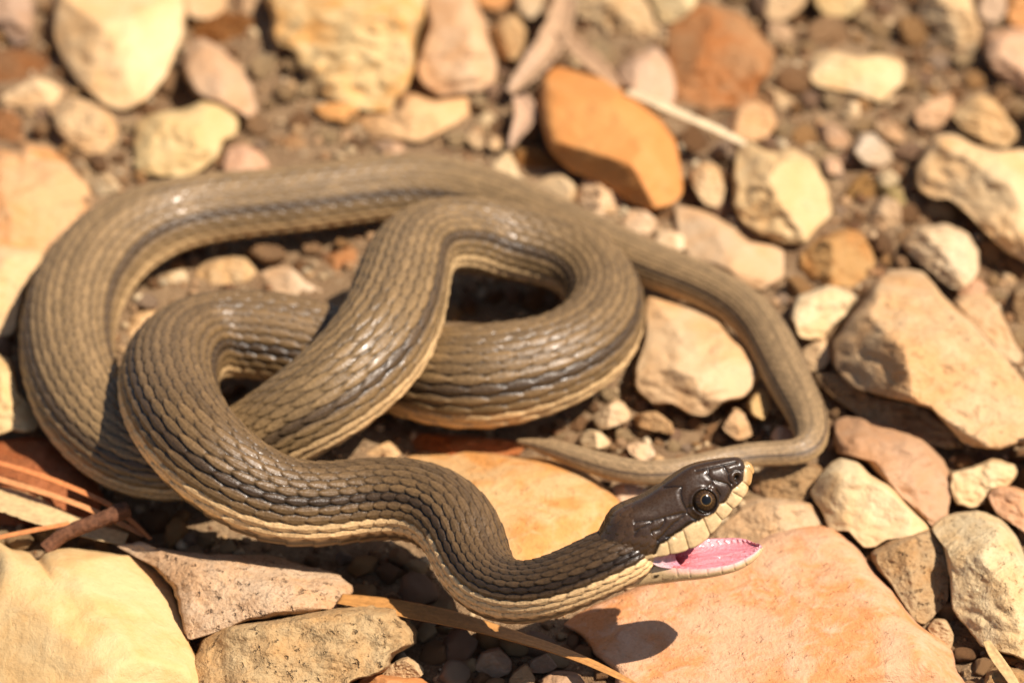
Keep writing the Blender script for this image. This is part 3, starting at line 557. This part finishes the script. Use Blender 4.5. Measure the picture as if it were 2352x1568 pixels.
strip('dead_leaf', [(1195, 225, 20, 4.5, 0), (1205, 265, 28, 4.5, 10), (1190, 305, 18, 4, 10), (1172, 340, 6, 3, 0)], 'small pinkish gray dead leaf left of the orange stone', 'leaf', 'd2a985', .5, .25, edge_n=.2)

# ------------------------------------------------------------------ snake: body
SCALE_ROWS = 19; PITCH_DEG = 11.8
fine = spline(PATH, 9000)
CL = np.stack([at_z(p[:2], p[3] * MM) for p in fine])
dep = (CL - CAM) @ DIR
RW = fine[:, 2] * dep / F
def gsm(a, s):
    k = np.exp(-0.5 * (np.arange(-3 * s, 3 * s + 1) / s) ** 2); k /= k.sum()
    p = np.pad(a, ((3 * s, 3 * s),) + ((0, 0),) * (a.ndim - 1), mode='edge')
    if a.ndim == 1: return np.convolve(p, k, 'valid')
    return np.stack([np.convolve(p[:, q], k, 'valid') for q in range(a.shape[1])], -1)
CLs = gsm(CL, 40); CLs[:60] = CL[:60]; CLs[-60:] = CL[-60:]; CL = gsm(CLs, 12)
ds = np.linalg.norm(np.diff(CL, axis=0), axis=1); S = np.r_[0, np.cumsum(ds)]
lat = np.r_[0, np.cumsum(ds / (0.46 * 0.5 * (np.maximum(RW[1:], 0.0016) + np.maximum(RW[:-1], 0.0016))))]
NB = lat[-1]
# ring positions: finer towards the head
bs = [0.0]
while bs[-1] < NB:
    bs.append(bs[-1] + (1 / 17 if bs[-1] < 62 else 1 / 11))
bs = np.array(bs[:-1]); bs[-1] = NB
ring = lambda a: np.interp(bs, lat, a) if a.ndim == 1 else np.stack([np.interp(bs, lat, a[:, q]) for q in range(a.shape[1])], -1)
TG = gsm(np.gradient(CL, axis=0), 25); TG /= np.linalg.norm(TG, axis=1)[:, None]
c = ring(CL); r = ring(RW); T = ring(TG); T /= np.linalg.norm(T, axis=1)[:, None]
# where the body leans: roll in degrees along the lattice position
fp = np.linspace(0, 1, len(PATH)); roll = np.radians(np.interp(bs / NB, [0, .03, .06, .10, .2, .28], [6, 9, 13, 16, 8, 2]))
U = np.array([0, 0, 1.0]) - T * T[:, 2:3]; U /= np.linalg.norm(U, axis=1)[:, None]
Sd = np.cross(T, U)
U, Sd = U * np.cos(roll)[:, None] + Sd * np.sin(roll)[:, None], Sd * np.cos(roll)[:, None] - U * np.sin(roll)[:, None]
thd = np.r_[np.linspace(-112, 112, 19 * 9 + 1), np.linspace(112, 248, 30)[1:-1]]
th = np.radians(thd); NT = len(th)
row = (((thd + 180) % 360) - 180) / PITCH_DEG
Bb = np.repeat(bs[:, None], NT, 1); RR = np.repeat(row[None], len(bs), 0)
best = np.full(Bb.shape, -1.0); bm_ = np.zeros_like(best); brow = np.zeros(Bb.shape, int); bid = np.zeros(Bb.shape); bu = np.zeros_like(best); bv = np.zeros_like(best)
def h01(i, j): 
    x = np.sin(i * 127.1 + j * 311.7) * 43758.5453; return x - np.floor(x)
for di in (-1, 0, 1):
    i = np.round(RR).astype(int) + di
    st = 0.5 * (i & 1)
    for dj in (-1, 0, 1):
        j = np.round(Bb - st) + dj
        u = Bb - (j + st); v = RR - i
        hw = 0.60 * (1 - 0.25 * np.clip(u, 0, 1))
        m = 1 - (np.abs(u) / 0.72) ** 2.2 - (np.abs(v) / 0.60) ** 2.0 - 0.35 * np.clip(u, 0, 1) * np.abs(v) / 0.4
        m = m - 0.11 - 0.20 * np.exp(-((np.abs(i) - 5) / 1.4) ** 2) * np.clip((70 - Bb) / 20, .3, 1)
        ok = (m > 0) & (np.abs(i) <= 9)
        keel = 0.16 * np.exp(-(v / 0.10) ** 2) * smoothstep(0.05, 0.4, m)
        h = (0.30 + 0.42 * (u + 0.72) / 1.44) * np.clip(m * 3.2, 0, 1) ** 0.45 + 0.10 * np.sqrt(np.clip(m, 0, 1)) + keel
        h = np.where(ok, h, -1)
        w_ = h > best
        best = np.where(w_, h, best); bm_ = np.where(w_, m, bm_); brow = np.where(w_, i, brow); bid = np.where(w_, h01(i, j), bid); bu = np.where(w_, u, bu); bv = np.where(w_, v, bv)
skin = best <= 0
ven = np.abs(RR) > 9.5
vu = (Bb + 0.25) % 1.0
venh = 0.15 + 0.45 * vu - 0.45 * smoothstep(0.93, 1.0, vu)
hgt = np.where(ven, venh, np.clip(best, 0, 2))
rr = np.repeat(r[:, None], NT, 1)
amp = 0.085 * rr
# cross-section: slightly flattened belly
ca, sa = np.cos(th), np.sin(th)
flat = 1 - 0.13 * smoothstep(0.35, 1.0, -ca)
body_n = U[:, None, :] * ca[None, :, None] + Sd[:, None, :] * sa[None, :, None]
V = c[:, None, :] + body_n * (rr * flat[None] * 0.955 + (hgt - 0.30) * amp)[..., None]
# colours ------------------------------------------------------------
def L3(*a): return np.array(a, float)
frac = np.clip(bs / NB, 0, 1)
keys = [0, .03, .10, .20, .34, .55, .72, .85, 1]  # brown grows paler towards the tail, with lens haze and dust in the colour
base = np.stack([np.interp(frac, keys, q) for q in (
    [.046, .066, .115, .142, .178, .205, .232, .275, .300],
    [.025, .037, .067, .085, .110, .129, .148, .179, .197],
    [.011, .015, .027, .035, .047, .058, .069, .088, .098])], -1)
base = np.repeat(base[:, None, :], NT, 1)
arow = np.where(skin, np.abs(np.round(RR)), np.abs(brow)).astype(int)
C = base * (0.86 + 0.30 * bid)[..., None]
C *= (1 - 0.68 * (1 - smoothstep(0.0, 0.36, bm_)))[..., None]
C *= (1 + 0.16 * smoothstep(-.5, .6, bu))[..., None]
dark = np.clip(1 - np.abs(np.abs(RR) - 5.05) / 0.95, 0, 1)
C *= (1 - 0.62 * smoothstep(0.05, .75, dark))[..., None]
C[..., 2] *= 1 + 0.2 * dark
C *= (1 - 0.32 * np.clip(1 - np.abs(RR) / 0.7, 0, 1))[..., None]
C *= (1 - 0.20 * np.clip(1 - np.abs(np.abs(RR) - 2.6) / 0.5, 0, 1))[..., None]
pale = L3(.68, .44, .205); paleb = L3(.44, .25, .095)
Cp = np.where((arow == 9)[..., None], pale, np.where((arow == 8)[..., None], pale * .92, pale * .9))
ispale = ((arow >= 8) | ((arow == 7) & ((frac < .075) & (frac > .0))[:, None])) & ~ven
Cp = Cp * (0.85 + 0.25 * bid)[..., None] * (1 - 0.6 * (1 - smoothstep(0, .3, bm_)))[..., None]
fadep = np.interp(frac, [0, .05, .12, .3, .6, 1], [1.1, 1.05, .95, .85, .75, .6])[:, None, None]
C = np.where(ispale[..., None], Cp * fadep, C)
sk = np.where((np.abs(RR) > 7.4)[..., None], L3(.16, .085, .035), L3(.030, .021, .014))
skw = np.clip(np.abs(np.abs(RR) - 5.05) / 3, .25, 1)[..., None]
C = np.where((skin & ~ven)[..., None], sk * (0.45 + skw), C)
aV = np.abs(RR)
Cv = np.repeat(L3(.30, .20, .105)[None, None], 1, 0) * np.ones_like(C)
vs1 = np.clip(1 - np.abs(aV - 10.2) / 0.55, 0, 1) + np.clip(1 - np.abs(aV - 13.2) / 0.7, 0, 1)
Cv *= (1 - 0.80 * np.clip(vs1 * 1.4, 0, 1))[..., None]
Cv *= (1 - 0.4 * smoothstep(.85, 1, vu))[..., None]
C = np.where(ven[..., None], Cv, C)
# rear coils are paler in base, lens haze put in along with dust; neck darkens to black-brown just behind the head
V = V.reshape(-1, 3); C = C.reshape(-1, 3)
faces = grid_faces(len(bs), NT, True)

# ------------------------------------------------------------------ snake: head (measured on an enlarged view of the head, "k" pixels)
KS = 4.356
def k2d(k): return (np.asarray(k, float) / KS + np.array([1400, 1080])) * DS
HREF = np.array([731.0, 963.0]); AH = math.radians(16); AJ = math.radians(22)
gh = np.array([0.56, 0.83]); gh /= np.linalg.norm(gh); e1 = np.array([gh[1], -gh[0]])
T_HEAD = float((at_z(np.array([1475., 1224.]), 28.0 * MM) - CAM) @ DIR)
UK = T_HEAD / F * DS / KS
def HP(sag, latk, AH=AH):
    """sagittal pixel position + lateral offset (towards the viewer) -> world"""
    sag = np.asarray(sag, float); latk = np.asarray(latk, float)
    px = sag + latk[..., None] * gh * math.sin(AH)
    dp = -math.tan(AH) * ((sag - HREF) @ gh) + latk * math.cos(AH)
    return at_t(k2d(px), T_HEAD - dp * UK)
def pdist(q, line):
    line = np.asarray(line, float); best = np.full(q.shape[:-1], 1e9)
    for a, b in zip(line[:-1], line[1:]):
        ab = b - a; t = np.clip(((q - a) @ ab) / (ab @ ab), 0, 1)
        best = np.minimum(best, np.linalg.norm(q - a - t[..., None] * ab, axis=-1))
    return best
def inpoly(q, poly):
    poly = np.asarray(poly, float); x, y = q[..., 0], q[..., 1]; r = np.zeros(x.shape, bool)
    for a, b in zip(poly, np.roll(poly, -1, 0)):
        if a[1] == b[1]: continue
        c_ = (a[1] > y) != (b[1] > y); r ^= c_ & (x < a[0] + (y - a[1]) / (b[1] - a[1]) * (b[0] - a[0]))
    return r
# top outline, lip edge, half width
ST = np.array([
    (230, 1040, 440, 1370, 195), (315, 885, 560, 1330, 250), (405, 740, 690, 1275, 302), (540, 652, 830, 1222, 330), (700, 588, 980, 1194, 325), (860, 495, 1160, 1152, 305),
    (1020, 388, 1330, 1082, 280), (1180, 282, 1470, 962, 252), (1320, 226, 1590, 822, 224), (1450, 200, 1700, 702, 196),
    (1580, 180, 1795, 598, 165), (1690, 166, 1858, 486, 132), (1768, 174, 1888, 398, 100), (1822, 206, 1896, 330, 62)], float)
NS = 330
su = np.r_[0, np.cumsum(np.linalg.norm(np.diff((ST[:, :2] + ST[:, 2:4]) / 2, axis=0), axis=1))]
STf = spline(ST, NS, su)
Wk = STf[:, 4]; Tp = STf[:, :2]; Lp = STf[:, 2:4] - (0.93 * Wk * math.sin(AH))[:, None] * gh
half = np.array([(0, 0), (.20, .0), (.42, .02), (.64, .085), (.83, .22), (.96, .42), (1.0, .62), (.99, .80), (.95, .94), (.93, 1.0)])
hs = spline(half, 78)
pal = np.array([(.93, 1.0), (.87, 1.0), (.80, .95), (.62, .88), (.35, .84), (0, .82)]); ps = spline(pal, 22)[1:]
prof = np.concatenate([hs, ps]); prof = np.concatenate([prof, (prof[::-1] * [-1, 1])[1:-1]])
lat_s = prof[:, 0]; vf = prof[:, 1]; NP = len(prof)
is_pal = np.zeros(NP, bool); is_pal[79:79 + 2 * len(ps) - 3] = True
# the snout closes to a rounded end
endk = np.array([1868., 268.]) - 0.0
uu = np.linspace(0, 1, NS)
SAG = Tp[:, None, :] + (Lp - Tp)[:, None, :] * vf[None, :, None]
LAT = Wk[:, None] * lat_s[None]
ncap = 14
caps, capl = [], []
for q in range(1, ncap + 1):
    a = q / ncap * math.pi / 2; f = math.cos(a); g = math.sin(a)
    ctr_ = (Tp[-1] + Lp[-1]) / 2; nose = ctr_ + np.array([42., -10.])
    caps.append(ctr_ + (SAG[-1] - ctr_) * f + (nose - ctr_) * g * 1.0); capl.append(LAT[-1] * f)
SAG = np.concatenate([SAG, np.array(caps)]); LAT = np.concatenate([LAT, np.array(capl)])
Q = SAG + np.abs(LAT)[..., None] * gh * math.sin(AH)      # pattern coordinates, mirrored for the far side
PH = HP(SAG, LAT)
def grid_normals(P):
    du = np.gradient(P, axis=0); dv = np.roll(P, -1, 1) - np.roll(P, 1, 1)
    N = np.cross(dv, du); N /= np.linalg.norm(N, axis=-1)[..., None] + 1e-12
    ctr_ = P.mean(1, keepdims=True); s = np.sign(((P - ctr_) * N).sum(-1).mean()); return N * s
NH = grid_normals(PH)
LB = [(1815, 190), (1832, 255), (1815, 330), (1808, 400), (1770, 435), (1695, 500), (1660, 575), (1615, 640), (1560, 652), (1500, 742), (1390, 790), (1340, 832), (1250, 862), (1160, 930), (1060, 992), (1000, 1050), (925, 1080), (880, 1180), (800, 1190), (740, 1215), (640, 1205), (560, 1290), (540, 1400)]
cream = inpoly(Q, LB + [(540, 1700), (2400, 1700), (2400, 100), (1900, 100)]) & (Q[..., 0] > 500)
GR = [[(1700, 530), (1795, 585)], [(1625, 640), (1705, 712)], [(1510, 742), (1585, 828)], [(1378, 800), (1455, 978)], [(1168, 930), (1228, 1130)], [(1002, 1050), (1027, 1185)],
      [(1806, 415), (1870, 470)], LB[:18],
      [(600, 850), (740, 835), (850, 830), (1000, 790), (1130, 760), (1205, 745), (1260, 800), (1330, 830)],
      [(960, 475), (1080, 465), (1150, 470), (1138, 540), (1160, 630), (1205, 720)], [(1200, 700), (1260, 680)],
      [(1440, 270), (1430, 350), (1480, 398), (1470, 440), (1400, 490)], [(1300, 300), (1440, 272), (1590, 240), (1725, 208)],
      [(1480, 398), (1560, 420), (1640, 440), (1675, 480), (1672, 560), (1622, 640)], [(1590, 245), (1648, 330), (1648, 400), (1682, 440)],
      [(1648, 330), (1720, 292), (1795, 298)], [(1735, 395), (1745, 470)], [(1520, 500), (1560, 560), (1540, 640)],
      [(600, 855), (640, 945), (700, 920), (785, 880), (850, 830)], [(830, 945), (920, 922), (970, 850), (972, 800)], [(630, 1005), (700, 922)],
      [(700, 1030), (760, 1040), (830, 1000), (835, 940)], [(975, 960), (1050, 880), (1150, 800), (1205, 745)], [(830, 1020), (900, 1040), (985, 955)],
      [(640, 1005), (620, 1060), (690, 1090), (720, 1030)], [(700, 1090), (780, 1100), (860, 1060), (890, 1040)], [(1090, 1000), (980, 1000)]]
groove = np.zeros(Q.shape[:2]); dmin = np.full(Q.shape[:2], 1e9)
for g in GR:
    dd = pdist(Q, g); dmin = np.minimum(dmin, dd)
eye_c = np.array([1388., 628.]); re = np.linalg.norm(Q - eye_c, axis=-1)
nos_c = np.array([1738., 372.]); rn = np.linalg.norm((Q - nos_c) * [1, .8], axis=-1)
small = (Q[..., 0] < 640) | ((Q[..., 1] > 1000 + (700 - Q[..., 0]) * .2) & (Q[..., 0] < 880) & ~cream)
# small neck scales on the rear of the head
def lattice(q, lu, lv):
    u0 = -(q @ e1) / lu; v0 = (q @ gh) / lv; hb = np.full(u0.shape, 0.0); mb = np.zeros(u0.shape); ib = np.zeros(u0.shape)
    for di in (-1, 0, 1):
        i = np.round(v0).astype(int) + di; st = 0.5 * (i & 1)
        for dj in (-1, 0, 1):
            j = np.round(u0 - st) + dj; u = u0 - j - st; v = v0 - i
            m = 1 - (np.abs(u) / .70) ** 2.2 - (np.abs(v) / .62) ** 2
            h = np.where(m > 0, (.3 + .42 * (u + .7) / 1.4) * np.clip(m * 3, 0, 1) ** .5 + .12 * np.clip(m, 0, 1), -1)
            w_ = h > hb; hb = np.where(w_, h, hb); mb = np.where(w_, m, mb); ib = np.where(w_, h01(i, j), ib)
    return hb, mb, ib
hb, mb, ib = lattice(Q, 150, 62)
sw = smoothstep(660, 600, Q[..., 0]) + small; sw = np.clip(sw, 0, 1)
topfade = smoothstep(0.02, .12, vf)[None]
disp = -12 * np.exp(-(dmin / 8) ** 2) + 9 * smoothstep(0, 55, dmin)
disp = disp * (1 - sw) + sw * (hb - .3) * 22
disp += 26 * np.exp(-((re - 140) / 22) ** 2) - 45 * smoothstep(135, 100, re)
disp -= 46 * np.exp(-(rn / 24) ** 2); disp += 10 * np.exp(-((rn - 55) / 20) ** 2)
disp[:, is_pal] = 0
PHd = PH + NH * (disp * UK)[..., None]
brown = L3(.037, .0185, .0075); creamc = L3(.56, .385, .19)
CH = np.ones(Q.shape[:2])[..., None] * brown
CH *= (1 + .16 * np.array([[mnoise.noise(Vector((a[0] / 90, a[1] / 90, 2))) for a in q_] for q_ in Q[::3, ::3]]).repeat(3, 0).repeat(3, 1)[:Q.shape[0], :Q.shape[1]])[..., None]
CH = np.where(sw[..., None] > .5, CH * 1.35 * (.75 + .5 * ib)[..., None] * (1 - .55 * (1 - smoothstep(0, .3, mb)))[..., None], CH)
streak = smoothstep(75, 15, pdist(Q, LB[11:18]))
CH *= (1 - .75 * streak)[..., None]
CH *= (1 - .75 * np.exp(-(dmin / 7) ** 2) * (1 - sw))[..., None]
CRE = creamc * (1 - .35 * np.exp(-(dmin / 6) ** 2))[..., None] * (1 + .0 * ib)[..., None]
tip = smoothstep(1820, 1860, Q[..., 0])[..., None]; CRE = CRE * (1 - tip * (1 - L3(.75, .60, .42)))
CH = np.where(cream[..., None], CRE, CH)
CH *= (1 - .75 * np.exp(-((re - 128) / 16) ** 2))[..., None]
CH *= (1 - .95 * np.exp(-(rn / 20) ** 2))[..., None]
CHp = np.ones(Q.shape[:2])[..., None] * L3(.50, .14, .15)
# lower jaw -----------------------------------------------------------
JN = np.array([(430, 1330), (600, 1310), (770, 1300), (950, 1318), (1150, 1338), (1350, 1345), (1550, 1322), (1720, 1282), (1860, 1218), (1945, 1158), (1985, 1118)], float)
JF = np.array([(560, 1110), (730, 1075), (900, 1050), (1080, 1035), (1250, 1022), (1420, 1018), (1570, 1014), (1710, 1012), (1815, 1022), (1895, 1052), (1950, 1084)], float)
JB = np.array([(480, 1540), (640, 1510), (820, 1478), (1010, 1452), (1240, 1424), (1450, 1400), (1640, 1368), (1790, 1328), (1905, 1270), (1978, 1205), (2010, 1150)], float)
JS = spline(np.concatenate([JN, JF, JB], 1), 220, np.arange(11.))
N_, F_, B_ = JS[:, :2], JS[:, 2:4], JS[:, 4:]
M_ = (N_ + F_) / 2
# lateral half width from the rim separation along the lateral direction; keep rims symmetric about the jaw axis
WJ = np.maximum(((N_ - F_) @ gh) / 2 / math.sin(AJ), 8) 
OFF = (N_ - F_) / 2 - WJ[:, None] * gh * math.sin(AJ)     # skew of the rim ends along the jaw
jr = np.array([(1, 0), (1.04, .22), (1.0, .5), (.86, .78), (.6, .97), (.3, 1.02), (0, 1.03), (-.3, 1.02), (-.6, .97), (-.86, .78), (-1, .5), (-1.04, .22), (-1, 0)])
ji = np.array([(-1, 0), (-.93, -.06), (-.84, .10), (-.66, .30), (-.40, .46), (-.2, .48), (0, .48), (.2, .48), (.40, .46), (.66, .30), (.84, .10), (.93, -.06), (1, 0)])
jo = spline(jr, 110); jn = spline(ji, 100)[1:-1]
jp = np.concatenate([jo, jn]); NJ = len(jp); nout = len(jo)
DV = B_ - (M_ + .6 * WJ[:, None] * gh * math.sin(AJ))
latj = jp[:, 0][None] * WJ[:, None]
SJ = M_[:, None] + DV[:, None] * jp[:, 1][None, :, None] + OFF[:, None] * jp[:, 0][None, :, None]
# tip cap
capS, capL = [], []
for q in range(1, 11):
    a = q / 10 * math.pi / 2; c0 = SJ[-1].mean(0)
    capS.append(c0 + (SJ[-1] - c0) * math.cos(a) + np.array([26., -10.]) * math.sin(a)); capL.append(latj[-1] * math.cos(a))
SJ = np.concatenate([SJ, np.array(capS)]); latj = np.concatenate([latj, np.array(capL)])
QJ = SJ + latj[..., None] * gh * math.sin(AJ); QJm = SJ + np.abs(latj)[..., None] * gh * math.sin(AJ)
PJ = HP(SJ, latj, AJ); NJv = grid_normals(PJ)
jx = np.linspace(0, 1, 220); jx = np.r_[jx, np.ones(10)][:, None] * np.ones((1, NJ)); inner = np.arange(NJ) >= nout
jl = jp[:, 0][None] * np.ones_like(jx)
# gum ridges with small tooth bumps, glottis tube and folds on the floor of the mouth
gum = np.exp(-((np.abs(jl) - .80) / .06) ** 2); teeth = gum * (.5 + .5 * np.sin(jx * 120)) 
glot = np.exp(-(jl / .26) ** 2) * smoothstep(.30, .42, jx) * smoothstep(.86, .74, jx)
slit = np.exp(-(jl / .06) ** 2) * smoothstep(.55, .6, jx) * smoothstep(.80, .74, jx)
fold = np.sin(jl * 30 + 3 * np.sin(jx * 14))
dj = np.where(inner[None], 14 * gum + 22 * teeth + 46 * glot - 60 * slit + 1.5 * fold, 0)
hbj, mbj, ibj = lattice(QJm, 175, 75)
outw = smoothstep(1180, 1000, QJm[..., 0])
IL = [[(1090, 1330), (1110, 1420)], [(1230, 1345), (1240, 1425)], [(1420, 1345), (1425, 1400)], [(1570, 1322), (1580, 1385)], [(1700, 1290), (1715, 1350)], [(1820, 1245), (1840, 1310)]]
dil = np.full(QJm.shape[:2], 1e9)
for g in IL: dil = np.minimum(dil, pdist(QJm, g))
dj = np.where(inner[None], dj, outw * (hbj - .3) * 15 - 7 * np.exp(-(dil / 8) ** 2))
PJd = PJ.copy()
upv = -(UP * 0.0) + (HP(HREF - gh * 10, np.array(0.)) - HP(HREF, np.array(0.))) ; upv /= np.linalg.norm(upv)
PJd += np.where(inner[None, :, None], upv * (dj * UK)[..., None], NJv * (dj * UK)[..., None])
pinkc = L3(.56, .195, .215)
CJo = np.ones(jx.shape)[..., None] * creamc
rimw = smoothstep(.42, .0, jp[:, 1])[None] * smoothstep(900, 1150, QJm[..., 0])
CJo = CJo * (1 - rimw[..., None]) + L3(.66, .36, .31) * rimw[..., None]
CJo *= (1 - outw * .45 * (1 - smoothstep(0, .25, mbj)) - .25 * np.exp(-(dil / 7) ** 2) * (1 - outw))[..., None]
for sp, sr in (((955, 1300), 26), ((875, 1420), 34), ((1990, 1112), 20), ((900, 1408), 18)):
    CJo *= (1 - .93 * smoothstep(sr, sr * .5, np.linalg.norm((QJ - np.array(sp)) * [1, 1.5], axis=-1)))[..., None]
CJi = np.ones(jx.shape)[..., None] * pinkc * (1 + .10 * fold)[..., None]
CJi *= (1 - .55 * slit)[..., None]
CJi = CJi * (1 - .35 * gum[..., None]) + L3(.72, .42, .42) * .35 * gum[..., None]
deep = smoothstep(.52, .30, jx)[..., None]; CJi = CJi * (1 - deep) + L3(.42, .06, .06) * deep

# assemble: one continuous skin mesh; the wet lining of the mouth is a part of its own
Vs = [V, PHd.reshape(-1, 3), PJd.reshape(-1, 3)]; Cs = [C, CH.reshape(-1, 3), CJo.reshape(-1, 3)]
nh, nj = SAG.shape[0], SJ.shape[0]
fh = grid_faces(nh, NP, True); jcol = fh[:, 0] % NP; fh_skin = fh[~is_pal[jcol]]; fh_pal = fh[is_pal[jcol]]
fj = grid_faces(nj, NJ, True); cj = fj[:, 0] % NJ; inn = (cj >= nout - 1); fj_skin = fj[~inn]; fj_in = fj[inn]
o1 = len(V); o2 = o1 + nh * NP
allF = np.concatenate([faces, fh_skin + o1, fj_skin + o2])
snake = bpy.data.objects.new('snake', None); col.objects.link(snake)
sroot = np.array([0.0, 0.0, 0.0]); snake.location = sroot
tag(snake, 'coiled brown snake with dark stripes and pale side stripe, head raised, mouth wide open', 'snake')
me = mesh_np('body', np.concatenate(Vs), allF); vcol(me, np.concatenate(Cs))
body = add_obj('body', me, attr_material('snake_scales', 0.40, coat=0.06, spec=0.32, noise_amt=0.22, nscale=1600, bump=0.35, coat_rough=0.12, breakup=0.12), snake)
me.materials.append(attr_material('snake_head_skin', 0.30, coat=0.12, spec=0.42, noise_amt=0.14, nscale=1500, bump=0.12, coat_rough=0.10, breakup=0.10))
mi = np.zeros(len(me.polygons), np.int32); mi[len(faces):] = 1; me.polygons.foreach_set('material_index', mi)
def compact(V, F_, Cc):
    u, inv = np.unique(F_, return_inverse=True); return V[u], inv.reshape(F_.shape), Cc[u]
Vl = np.concatenate([PHd.reshape(-1, 3), PJd.reshape(-1, 3)]); Cl = np.concatenate([CHp.reshape(-1, 3), CJi.reshape(-1, 3)])
vl, fl, cl = compact(Vl, np.concatenate([fh_pal, fj_in + nh * NP]), Cl)
# skin fold at the corner of the mouth
WET = attr_material('wet_mouth', 0.35, coat=0.7, spec=0.4, noise_amt=0.14, nscale=2200, bump=0.55, sss=0.25, coat_rough=0.05, bdist=0.0004)
me = mesh_np('mouth_lining', vl, fl); vcol(me, cl)
tag(add_obj('mouth_lining', me, WET, snake), 'wet pink lining of the open mouth', None)
for sgn in (1, -1):
    AK = math.radians(24); up_e = np.array([(850, 1222), (910, 1205), (970, 1194), (1050, 1186), (1085, 1192)], float); lo_e = np.array([(850, 1290), (920, 1322), (1000, 1334), (1090, 1345), (1165, 1330)], float)
    a = spline(up_e, 40); b = spline(lo_e, 40)
    rows = []
    for q in np.linspace(0, 1, 22):
        bow = math.sin(q * math.pi) * np.linspace(0, 26, 40)[:, None] * np.array([-.8, .1])
        e = a * (1 - q) + b * q + bow
        wl_ = np.interp(e[:, 0], [690, 850, 1000, 1160], [318, 300, 282, 262])
        rows.append(HP(e - (wl_ * math.sin(AK))[:, None] * gh, sgn * (wl_ - 8 - 26 * math.sin(q * math.pi)), AK))
    G = np.array(rows); vv = G.reshape(-1, 3)
    me = mesh_np('cheek_fold', vv, grid_faces(22, 40, False))
    t_ = np.linspace(0, 1, 40)[None, :, None] * np.ones((22, 1, 1)); cc = L3(.50, .33, .30) * (1 - t_) + L3(.50, .20, .25) * t_
    vcol(me, cc.reshape(-1, 3)); add_obj('cheek_fold', me, WET, snake)
# eyes ---------------------------------------------------------------
EYEM = attr_material('eye_surface', 0.15, coat=0.25, spec=0.22, noise_amt=0.15, nscale=2500, bump=0.0, coat_rough=0.02)
near = LAT > 0
ii = np.argmin(np.where(near, np.linalg.norm(Q - eye_c, axis=-1), 1e9)); iy, ix = np.unravel_index(ii, Q.shape[:2])
RE = 150
for sgn in (1, -1):
    sag_e, lat_e = SAG[iy, ix], abs(LAT[iy, ix])
    ctr_ = HP(sag_e, np.array(sgn * (lat_e - 92)))
    out = HP(sag_e, np.array(float(sgn * (lat_e + 100)))) - HP(sag_e, np.array(float(sgn * lat_e))); out /= np.linalg.norm(out)
    # gaze slightly up towards the viewer side
    gz_ = out * 1.0 + UP * (0.22 if sgn > 0 else .25) + RIGHT * .10; gz_ /= np.linalg.norm(gz_)
    nu, nv_ = 64, 72
    a = np.linspace(0, math.pi, nu)[:, None]; b = np.linspace(0, 2 * math.pi, nv_, endpoint=False)[None]
    x1 = np.cross(gz_, UP); x1 /= np.linalg.norm(x1); y1 = np.cross(gz_, x1)
    Re_ = RE * UK
    pts = gz_ * np.cos(a)[..., None] + (x1 * np.cos(b)[..., None] + y1 * np.sin(b)[..., None]) * np.sin(a)[..., None]
    VV = ctr_ + (pts * Re_).reshape(-1, 3)
    rad = (np.sin(a) * np.where(np.cos(a) > 0, 1, 9) * np.ones_like(b)) 
    cc = np.ones(rad.shape)[..., None] * L3(.036, .018, .007)
    cc = cc * (1 + .35 * np.sin(b * 17 + 3 * a))[..., None]
    cc = np.where((rad < .43)[..., None], L3(.20, .11, .035), cc); cc = np.where((rad < .36)[..., None], L3(.004, .004, .004), cc)
    cc = np.where((rad > .70)[..., None], L3(.02, .012, .007), cc)
    eye = bpy.data.objects.new('eye', None)
    me = mesh_np('eye', VV, grid_faces(nu, nv_, True)); vcol(me, cc.reshape(-1, 3))
    add_obj('eye', me, EYEM, snake)
